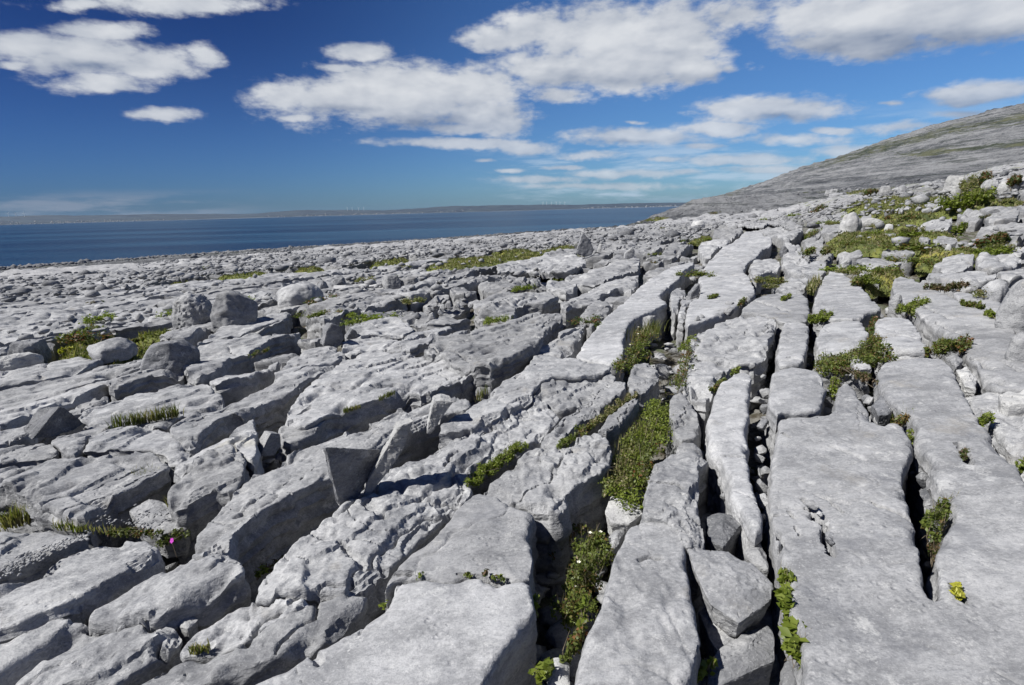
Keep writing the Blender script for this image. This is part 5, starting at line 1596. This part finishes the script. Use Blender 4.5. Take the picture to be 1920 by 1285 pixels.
def shrub(p0, p1, wpx, hm, label, mat=L_GREEN, n=700, leaf=.014, h=-.10, seed=1, name='shrub', cat='shrub', clumps=9, stems=10, flowers=None, group=None):
    hm = hm * .78
    a = P(p0[0], p0[1], h); b = P(p1[0], p1[1], h)
    k = mpp((a + b) / 2)
    w = wpx * k / 2
    r = np.random.default_rng(seed)
    c0 = (a + b) / 2
    loc = c0 - np.array([0, 0, hm * .35])
    cl = []
    L = np.linalg.norm(b - a)
    nc = max(3, int(clumps * (1 + L / (2 * w + .01)) * .6))
    for i in range(nc):
        t = (i + r.random()) / nc
        q = a + (b - a) * t + np.array([r.normal(0, .45) * w, r.normal(0, .45) * w, r.uniform(0, .5) * hm])
        cl.append((q, w * r.uniform(.30, .6), hm * r.uniform(.3, .65)))
    cs = []
    wts = np.array([c[1] ** 2 for c in cl]); wts /= wts.sum()
    for (q, rw, rh), kk in zip(cl, r.multinomial(n, wts)):
        d = r.normal(size=(kk, 3)); d /= np.linalg.norm(d, axis=1)[:, None]
        rad = r.random(kk) ** .45
        cs.append(q + d * rad[:, None] * np.array([rw, rw, rh]))
    C = np.concatenate(cs) - loc
    V, F = leaf_cloud(C, leaf * r.uniform(.55, 1.25, len(C)), seed=seed)
    root = empty(name, Vector(loc))
    tag(root, label, cat, group)
    me = mkmesh('foliage', V, [F]); link('foliage', me, mat, root)
    if n > 250:
        nb = n // 9
        ii = r.integers(len(C), size=nb)
        B = C[ii] - (0, 0, hm * .3)
        H = hm * r.uniform(.5, 1.15, nb); an = r.uniform(0, 6.28, nb)
        dr = np.stack([np.cos(an) * H * .35, np.sin(an) * H * .35, H], 1); sdv = np.stack([-np.sin(an), np.cos(an), 0 * an], 1) * max(.0016, k * .45)
        Vb = np.stack([B - sdv, B + sdv, B + dr], 1).reshape(-1, 3)
        link('grass_blades', mkmesh('grass_blades', Vb, [np.arange(nb * 3).reshape(-1, 3)]), L_GRASS, root)['kind'] = 'stuff'
    sg = []
    for i in range(stems):
        q, rw, rh = cl[r.integers(len(cl))]
        base = (a + (b - a) * r.random()) - loc - np.array([0, 0, hm * .7])
        tip = q - loc + np.array([r.normal(0, rw), r.normal(0, rw), rh * r.uniform(.6, 1.3)])
        mid = (base + tip) / 2 + r.normal(0, .2 * hm, 3)
        sg += [(base, mid), (mid, tip)]
    V, F = stem_mesh(sg, max(.0016, k * .5)); link('stem', mkmesh('stem', V, F), M_STEM, root)
    if flowers:
        fm, fn = flowers
        for i in range(fn):
            q, rw, rh = cl[r.integers(len(cl))]
            fc = q - loc + np.array([r.normal(0, rw * .6), r.normal(0, rw * .6), rh * 1.05])
            Vv = []; Ff = []
            for j in range(5):
                an = j * 1.2566
                d = np.array([math.cos(an), math.sin(an) - .2, .35]); s = np.array([-math.sin(an), math.cos(an), 0])
                o = len(Vv); rr = max(.012, 2.2 * k)
                Vv += [fc, fc + d * rr * .6 + s * rr * .4, fc + d * rr, fc + d * rr * .6 - s * rr * .4]
                Ff.append([o, o + 1, o + 2, o + 3])
            link('flower', mkmesh('flower', np.array(Vv), [np.array(Ff)]), fm, root)
    return root


def grass(p0, p1, wpx, hm, label, mat=L_GRASS, n=260, h=0.0, seed=1, wide=.0035, lean=.5, name='grass_tuft', cat='grass', group=None):
    a = P(p0[0], p0[1], h); b = P(p1[0], p1[1], h)
    k = mpp((a + b) / 2); w = wpx * k / 2
    wide = max(wide, k * .8)
    r = np.random.default_rng(seed)
    loc = (a + b) / 2
    t = r.random(n)[:, None]
    B = a + (b - a) * t + np.stack([r.normal(0, w * .5, n), r.normal(0, w * .5, n), r.uniform(-.03, .0, n)], 1) - loc
    an = r.uniform(0, 6.28, n)
    H = hm * r.uniform(.4, 1.1, n)
    dr = np.stack([np.cos(an), np.sin(an), np.zeros(n)], 1) * (lean * H * r.uniform(.2, 1.1, n))[:, None]
    sd_ = np.stack([-np.sin(an), np.cos(an), np.zeros(n)], 1)
    up = np.zeros((n, 3)); up[:, 2] = H
    m1 = B + dr * .35 + up * .6; tip = B + dr + up * .92
    V = np.stack([B - sd_ * wide, B + sd_ * wide, m1 - sd_ * wide * .7, m1 + sd_ * wide * .7, tip], 1).reshape(-1, 3)
    i = np.arange(n)[:, None] * 5
    me = mkmesh(name, V, [i + np.array([[2, 3, 4]]), i + np.array([[0, 1, 3, 2]])])
    o = link(name, me, mat, None, Vector(loc))
    return tag(o, label, cat, group)


# near grike plants
shrub((1062, 1165), (1120, 1010), 62, .16, 'dark green leafy shrub with red leaves filling the deep grike', L_GREEN, 3600, .010, -.22, 1, clumps=16, stems=34, flowers=(M_PETALW, 4))
shrub((1040, 1040), (1075, 990), 40, .10, 'dark twiggy plant in the shadow left of the deep grike shrub', L_DARK, 700, .009, -.28, 2, stems=16)
shrub((1085, 1085), (1110, 1060), 30, .08, 'rusty red leafed sprig in the middle of the deep grike', L_RED, 500, .010, -.10, 3)
shrub((1165, 935), (1240, 760), 80, .13, 'large bright green mossy cushion filling the long central grike', L_LUSH, 5200, .011, -.10, 4, clumps=18, stems=14)
shrub((1150, 930), (1200, 830), 50, .12, 'yellow brown grass mat along the left wall of the central grike', L_GRASS, 2200, .011, -.10, 5, name='moss_mat', cat='moss')
shrub((1190, 900), (1225, 840), 40, .10, 'orange red patch within the central mossy cushion', L_RED, 500, .011, -.02, 6)
grass((1165, 900), (1215, 800), 60, .13, 'fine upright grass growing through the central mossy cushion', L_GRASS, 520, -.10, 7)
shrub((888, 905), (978, 838), 30, .09, 'bright yellow green heathy cushion lying in the diagonal grike', L_LUSH, 3400, .009, -.02, 8, clumps=16)
shrub((1045, 840), (1110, 800), 24, .07, 'low green sprig trail above the pitted slab', L_GREEN, 1300, .010, .0, 9)
shrub((1110, 800), (1190, 742), 22, .07, 'mossy strip running up the joint to the central slabs', L_GRASS, 1800, .010, -.02, 10)
shrub((1160, 700), (1215, 625), 46, .16, 'dark green bush at the foot of the tall shaded wall', L_GREEN, 1800, .016, -.05, 11, flowers=(M_PETALW, 3))
grass((1190, 640), (1230, 618), 40, .22, 'tall grass tuft against the tall shaded wall', L_GRASS, 220, -.1, 12)
shrub((1268, 735), (1300, 640), 24, .10, 'thin green and red trailing plant right of the mossy strip', L_RED, 1100, .013, -.0, 13)
shrub((1275, 660), (1300, 635), 18, .08, 'yellow green sprig at the top of the red trailing plant', L_LUSH, 420, .014, .02, 14)
shrub((1466, 1150), (1470, 1090), 26, .10, 'fresh green ivy climbing the edge of the largest smooth slab', L_LUSH, 260, .020, -.04, 15, name='ivy', cat='ivy', stems=6)
shrub((1488, 1235), (1505, 1200), 44, .10, 'big leafed bright green ivy at the bottom of the wide grike', L_LUSH, 200, .026, -.06, 16, name='ivy', cat='ivy', stems=6)
shrub((1010, 1275), (1030, 1245), 26, .08, 'bright heart leafed plant at the bottom edge left of centre', L_LUSH, 60, .024, -.06, 17, name='leafy_plant', cat='plant')
shrub((1060, 1250), (1085, 1190), 24, .10, 'mixed red and green sprig at the bottom of the deep grike', L_RED, 420, .012, -.10, 18)
shrub((1088, 1190), (1096, 1130), 12, .08, 'single climbing stem with large round leaves in the deep grike', L_LUSH, 40, .022, -.08, 19, name='leafy_plant', cat='plant')
shrub((1305, 1270), (1340, 1250), 20, .07, 'small bright leaves under the rough loose block', L_LUSH, 60, .02, -.12, 20, name='leafy_plant', cat='plant')
shrub((1004, 1150), (1006, 1120), 10, .06, 'little round leafed sprig on the left wall of the deep grike', L_LUSH, 26, .018, -.06, 21, name='leafy_plant', cat='plant')
shrub((784, 1085), (790, 1080), 9, .03, 'tiny green leaf tuft in the crack of the big bottom slab', L_LUSH, 26, .011, .03, 22, name='leafy_plant', cat='plant', stems=2)
shrub((870, 1078), (884, 1082), 8, .025, 'green sprig left of the brown leaf in the slab crack', L_GREEN, 50, .009, .03, 23, name='leafy_plant', cat='plant', stems=3)
shrub((908, 1078), (912, 1074), 6, .03, 'upright brown dead leaf in the slab crack', L_BROWN, 18, .014, .04, 24, name='dead_leaf', cat='leaf', stems=2)
shrub((922, 1084), (944, 1086), 10, .025, 'olive rosette right of the brown leaf in the slab crack', L_GREEN, 80, .009, .03, 25, name='leafy_plant', cat='plant', stems=3)
shrub((716, 1140), (724, 1134), 10, .03, 'green leaf pair at the corner of the black grike end', L_LUSH, 16, .014, -.02, 26, name='leafy_plant', cat='plant', stems=2)
shrub((478, 1082), (500, 1068), 16, .05, 'bright green leaves in the dark grike near bottom left', L_LUSH, 110, .011, -.16, 27, name='leafy_plant', cat='plant')
shrub((490, 1072), (540, 1050), 20, .06, 'dry reddish plant on the floor of the dark grike', L_BROWN, 300, .008, -.2, 28)
shrub((205, 1000), (300, 1002), 16, .05, 'low orange green mat along the edge above the left slab', L_RED, 1100, .008, -.06, 29)
shrub((300, 1020), (345, 1005), 26, .06, 'reddish leafed plant bearing the magenta flower', L_RED, 600, .009, -.12, 30)
# magenta flower
fp = P(322, 1014, .0)
root = empty('magenta_flower', Vector(fp)); tag(root, 'single magenta flower in the shaded hollow at left', 'flower')
for j in range(5):
    an = j * 1.2566
    tw = np.array([-.35, -.75, .45]); e1 = np.array([.9, -.4, .0]); e2 = np.cross(tw, e1); e1 = e1 / np.linalg.norm(e1); e2 = e2 / np.linalg.norm(e2)
    d = math.cos(an) * e1 + math.sin(an) * e2; s = -math.sin(an) * e1 + math.cos(an) * e2
    Vv = [0 * d, d * .008 + s * .007, d * .015 + s * .004, d * .015 - s * .004, d * .008 - s * .007]
    link('petal', mkmesh('petal', np.array(Vv), [np.array([[0, 1, 2, 3, 4]])]), M_PETAL, root)
V, F = stem_mesh([((0, 0, 0), (0, .01, -.12))], .002); link('stem', mkmesh('stem', V, F), M_STEM, root)
grass((215, 800), (335, 778), 12, .15, 'long row of green grass blades along the left slab joint', L_GRASS, 420, .0, 31, lean=.5)
grass((255, 915), (300, 905), 26, .17, 'dark sedge tuft in the hollow beside the lichen covered block', L_GRASS, 420, -.16, 32)
grass((318, 950), (335, 948), 10, .11, 'small pale grass tuft below the sedge', L_DRY, 120, -.12, 33)
grass((5, 990), (60, 975), 14, .18, 'dry straw grass at the left edge under the dark slab', L_DRY, 160, -.2, 34)
grass((100, 985), (230, 1000), 12, .06, 'thin dry grass fringe above the left gravel', L_DRY, 160, -.06, 35)
grass((355, 1218), (392, 1212), 10, .03, 'little dry tuft in the cracked slab near bottom left', L_DRY, 120, -.02, 36)
grass((895, 750), (912, 735), 8, .13, 'few tall green blades in the notch beside the pale slab', L_GRASS, 40, -.06, 37)
grass((645, 770), (675, 762), 6, .05, 'ochre tuft in a seam of the large pan slab', L_DRY, 120, .02, 38)
grass((710, 748), (740, 735), 6, .05, 'green moss tuft in a seam of the large pan slab', L_GRASS, 120, .02, 39)
shrub((470, 668), (505, 655), 12, .07, 'small dark red plant in the shaded ledge on the left', L_RED, 260, .016, .0, 40, name='red_plant', cat='plant')
shrub((125, 640), (185, 618), 26, .22, 'dark green bush beside the dark overhanging block', L_GREEN, 1300, .03, .0, 41)
shrub((165, 655), (265, 640), 12, .10, 'low leafy fringe in front of the domed rock at left', L_GREEN, 900, .022, .0, 42)
shrub((110, 662), (135, 656), 10, .10, 'yellow flowering plant on the left turf', L_YEL, 200, .02, .05, 43, name='yellow_plant', cat='plant')
# right side plants
shrub((1520, 605), (1560, 592), 22, .14, 'green cushion at the dark end of the right central joint', L_LUSH, 1300, .020, .02, 50)
shrub((1545, 700), (1600, 670), 52, .18, 'dense green shrub above the tongue of the largest slab', L_GREEN, 3200, .014, -.04, 51, clumps=14)
shrub((1560, 745), (1566, 715), 16, .12, 'green plant hanging down the joint right of the rounded block', L_LUSH, 500, .013, -.12, 52)
shrub((1620, 690), (1655, 640), 46, .16, 'tall green and russet shrub at the head of the second slab', L_GREEN, 2600, .015, -.02, 53)
shrub((1628, 640), (1640, 600), 16, .12, 'dark strip of heather running up the right joint', L_DARK, 1100, .018, -.06, 54)
shrub((1590, 695), (1640, 720), 22, .07, 'russet dead leaves by the dark stained stone', L_BROWN, 600, .013, .0, 55)
shrub((1690, 590), (1735, 568), 28, .15, 'green bush in the joint right of the square slab', L_LUSH, 1200, .020, .0, 56)
shrub((1740, 665), (1800, 648), 30, .16, 'olive green shrub at the end of the square slab', L_GREEN, 1700, .017, .0, 57)
shrub((1800, 655), (1816, 640), 14, .13, 'orange leafed sprig right of the olive shrub', L_RED, 350, .017, .02, 58)
shrub((1745, 545), (1805, 538), 20, .14, 'brown heather patch between the right slabs', L_BROWN, 1500, .022, .04, 59)
shrub((1805, 572), (1842, 578), 12, .10, 'low green heath cushion on the right slab', L_GREEN, 800, .020, .04, 60)
shrub((1848, 590), (1882, 602), 14, .10, 'green cushion at the lower end of the right slab seam', L_LUSH, 800, .019, .04, 61)
shrub((1688, 800), (1712, 780), 28, .12, 'green bush in the joint between the long smooth slabs', L_GREEN, 1100, .012, -.04, 62)
shrub((1706, 835), (1712, 815), 12, .10, 'small leafy sprig below the bush in the smooth slab joint', L_LUSH, 240, .012, -.08, 63)
shrub((1835, 800), (1855, 785), 16, .09, 'small green plant on the edge of the right slab', L_LUSH, 420, .012, -.02, 64)
shrub((1742, 1000), (1785, 950), 34, .12, 'tall leafy shrub rising from the joint at lower right', L_GREEN, 900, .012, -.04, 65, stems=14)
shrub((1750, 1050), (1752, 1010), 14, .12, 'yellowed stems low in the lower right joint', L_BROWN, 260, .010, -.14, 66)
shrub((1795, 1118), (1798, 1098), 14, .05, 'yellow green fern frond in a pit of the right slab', L_YEL, 60, .018, .02, 67, name='fern', cat='fern', stems=3)
shrub((1800, 862), (1812, 845), 14, .04, 'dark red leaf pile in a pocket of the right slab', L_BROWN, 500, .009, .025, 68, name='leaf_pile', cat='leaves')
shrub((1912, 885), (1922, 870), 14, .08, 'yellow green plant cut by the right edge', L_LUSH, 200, .012, .0, 69)
shrub((1335, 735), (1360, 715), 14, .07, 'green sprig in the notch of the stepped slab', L_GREEN, 420, .013, -.02, 70)
shrub((1375, 702), (1385, 692), 12, .07, 'small leafy tuft at the tip of the stepped slab', L_LUSH, 300, .013, -.02, 71)
shrub((1330, 560), (1345, 554), 12, .08, 'little green plant on the central slab left side', L_GREEN, 320, .02, .06, 72)
shrub((1388, 572), (1396, 562), 8, .10, 'bright rust red plant in the central slab joint', L_RED, 260, .02, .04, 73, name='red_plant', cat='plant')
shrub((1466, 564), (1482, 556), 10, .09, 'round green tuft on the central slab right side', L_LUSH, 360, .02, .04, 74)
shrub((1518, 548), (1530, 528), 14, .14, 'yellow grass clump at the top of the dark joint', L_GRASS, 600, .022, .04, 75)
grass((1520, 552), (1532, 530), 16, .25, 'straw coloured grass standing in the upper right joint', L_DRY, 120, .0, 76)
shrub((1505, 478), (1525, 470), 16, .2, 'olive shrub left end of the pair above the right strips', L_GREEN, 600, .035, .05, 77)
shrub((1540, 476), (1560, 470), 12, .16, 'olive shrub right end of the pair above the right strips', L_GREEN, 500, .035, .05, 78)
shrub((1512, 446), (1530, 434), 14, .2, 'green shrub beside the black hollow of the central slab', L_GREEN, 600, .035, .05, 79)
shrub((1600, 535), (1630, 522), 14, .16, 'mossy cushion at the upper edge of the right strips', L_GREEN, 900, .025, .05, 80)
shrub((1795, 435), (1806, 428), 16, .3, 'bright green lone bush among the right slabs', L_LUSH, 600, .045, .1, 81)
shrub((1845, 462), (1885, 450), 26, .3, 'broad dark russet bracken bush near the right edge', L_DARK, 1200, .045, .1, 82)
shrub((1690, 440), (1720, 436), 22, .35, 'brownish tall grass clump in the turf hollow', L_GRASS, 900, .04, .1, 83)
shrub((1525, 400), (1545, 388), 16, .5, 'dark bush on the skyline left of the crest', L_DARK, 600, .07, .1, 84)
shrub((1335, 402), (1345, 398), 14, .3, 'small dark bush on the distant pavement left of the stacked slabs', L_DARK, 400, .07, .1, 85)
shrub((1810, 358), (1826, 348), 20, .9, 'yellow green gorse bush beside the pale crest boulder', L_GRASS, 900, .08, .2, 86)
shrub((1836, 345), (1852, 338), 16, .8, 'dark bush on top of the crest between boulders', L_DARK, 700, .08, .3, 87)
shrub((1895, 345), (1910, 342), 14, .6, 'dark low bush behind the white boulders on the crest', L_DARK, 600, .08, .3, 88)
shrub((1620, 366), (1645, 360), 12, .5, 'dark brown low bush in the crest turf', L_DARK, 500, .08, .1, 89)
shrub((1780, 392), (1850, 376), 34, .8, 'wide bright green scrub below the white crest boulders', L_LUSH, 2200, .07, .1, 90)


tuft_me = []
for s_ in range(4):
    r = np.random.default_rng(500 + s_)
    cc_ = r.normal(size=(7, 3)) * (.11, .11, .02)
    C = cc_[r.integers(7, size=900)] + r.normal(size=(900, 3)) * (.035, .035, .035)
    C[:, 2] = np.abs(C[:, 2])
    V, F = leaf_cloud(C, .015, seed=600 + s_)
    me = mkmesh('foliage', V, [F]); me.materials.append([L_GREEN, L_GRASS, L_LUSH, L_DARK][s_])
    tuft_me.append(me)
rt = random.Random(8)
nt = 0
while nt < 56:
    px_, py_ = (rt.uniform(1180, 1920), rt.uniform(385, 560)) if nt < 36 else (rt.uniform(20, 1180), rt.uniform(500, 640))
    p = P(px_, py_, .02)
    if not (7 < np.hypot(p[0], p[1]) < 70): continue
    if any(pts_in_poly(p[0:1], p[1:2], pl_)[0] for pl_, _ in traced): continue
    kk = rt.randrange(4)
    o = link('tuft', tuft_me[kk], None, None, Vector(p))
    sc_ = rt.uniform(.5, 1.5) * (1 + np.hypot(p[0], p[1]) / 60)
    o.scale = (sc_, sc_ * rt.uniform(.6, 1.8), sc_ * .9); o.rotation_euler.z = rt.uniform(0, 6.28)
    tone = ['mid green', 'straw green', 'bright green', 'dark'][kk]
    tag(o, tone + ' small tuft in a joint of the ' + ('right hand pavement' if nt < 36 else 'left hand pavement'), 'tuft', tone + ' tufts of the ' + ('right' if nt < 36 else 'left') + ' pavement')
    nt += 1


# turf patches
def turf(poly, label, seed):
    r = np.random.default_rng(seed)
    c = poly.mean(0); dist = np.hypot(*c)
    res = max(.12, dist * .012)
    o = resample(chaikin(poly, 1), res)
    o = o + .3 * np.stack([n2(o[:, 0], o[:, 1], 7), n2(o[:, 0], o[:, 1], 8)], 1)
    mn, mx = o.min(0), o.max(0)
    X, Y = np.meshgrid(np.arange(mn[0], mx[0], res), np.arange(mn[1], mx[1], res))
    X = X.ravel() + r.uniform(-.2, .2, X.size) * res; Y = Y.ravel() + r.uniform(-.2, .2, Y.size) * res
    ok = pts_in_poly(X, Y, o); X, Y = X[ok], Y[ok]
    if len(X):
        d = poly_dist(X, Y, o); ok = d > res * .4; X, Y, d = X[ok], Y[ok], d[ok]
    nb = len(o)
    PX = np.concatenate([o[:, 0], X]); PY = np.concatenate([o[:, 1], Y])
    vo, eo, fo, ov, _, _ = delaunay_2d_cdt([Vector((a, b)) for a, b in zip(PX.tolist(), PY.tolist())], [(i, (i + 1) % nb) for i in range(nb)], [], 1, 1e-6)
    VX = np.array([p.x for p in vo]); VY = np.array([p.y for p in vo])
    dd = poly_dist(VX, VY, o)
    Z = T(VX, VY) + .03 + .09 * n2(VX / .7, VY / .7, 140) + .05 * n2(VX / .25, VY / .25, 141) - .32 * np.exp(-dd / .18)
    tr = np.array([f for f in fo if len(f) == 3], np.int32)
    me = mkmesh('turf', np.stack([VX, VY, Z], 1), [tr]); smooth(me); me.materials.append(M_TURF); me.materials.append(L_GRASS)
    # short blades over it, joined into the same mat of turf
    nb_ = int(min(9000, max(800, 40 * len(tr) ** .8)))
    a, b_, c_ = VX[tr], VY[tr], Z[tr]
    area = np.abs((a[:, 1] - a[:, 0]) * (b_[:, 2] - b_[:, 0]) - (a[:, 2] - a[:, 0]) * (b_[:, 1] - b_[:, 0]))
    pick = r.choice(len(tr), nb_, p=area / area.sum())
    w1 = r.random(nb_); w2 = r.random(nb_) * (1 - w1); w0 = 1 - w1 - w2
    B = np.stack([(a[pick] * np.stack([w0, w1, w2], 1)).sum(1), (b_[pick] * np.stack([w0, w1, w2], 1)).sum(1), (c_[pick] * np.stack([w0, w1, w2], 1)).sum(1)], 1)
    wd = max(.006, dist * .0011)
    an = r.uniform(0, 6.28, nb_); s = np.stack([np.cos(an), np.sin(an), 0 * an], 1) * wd
    H = np.clip(r.lognormal(-3.3, .45, nb_) * (1 + dist / 60), 0, .35)
    tip = B + np.stack([r.normal(0, .4, nb_) * H, r.normal(0, .4, nb_) * H, H], 1)
    V = np.stack([B - s, B + s, tip], 1).reshape(-1, 3)
    me2 = mkmesh('blades', np.concatenate([np.stack([VX, VY, Z], 1), V]), [np.concatenate([tr, len(VX) + np.arange(nb_ * 3).reshape(-1, 3)])])
    me2.materials.append(M_TURF); me2.materials.append(L_GRASS)
    me2.polygons.foreach_set('material_index', np.concatenate([np.zeros(len(tr)), np.ones(nb_)]).astype(np.int32))
    ob = link('turf', me2)
    tag(ob, label, 'turf', kind='stuff')


for i, (pl_, (v, pts, lab)) in enumerate(zip(turf_polys, TURF)):
    turf(pl_, lab, 300 + i)
print('plants', time.time() - T00)
tot = sum(len(o.data.polygons) for o in scene.objects if o.type == 'MESH')
print('TOTAL POLYS', tot, 'objects', len(scene.objects), 'time', time.time() - T00)

# ------------------------------------------------------------------ air
def haze():
    x0, x1, y0, y1, z0, z1 = -17000, 17000, -3000, 17500, SEA - 3, 200
    V = np.array([(x, y, z) for x in (x0, x1) for y in (y0, y1) for z in (z0, z1)], float)
    F = np.array([(0, 1, 3, 2), (4, 6, 7, 5), (0, 4, 5, 1), (2, 3, 7, 6), (0, 2, 6, 4), (1, 5, 7, 3)])
    m = bpy.data.materials.new('haze_air'); m.use_nodes = True
    k = NT(m.node_tree)
    o = k.n('ShaderNodeOutputMaterial')
    v = k.n('ShaderNodeVolumePrincipled', ins={'Color': (.50, .72, 1.0, 1), 'Density': HAZE_D, 'Anisotropy': 0.2})
    k.link(v.outputs[0], o.inputs['Volume'])
    ob = link('haze', mkmesh('haze', V, [F]), m)
    ob['kind'] = 'stuff'


HAZE_D = 0.000011
haze()
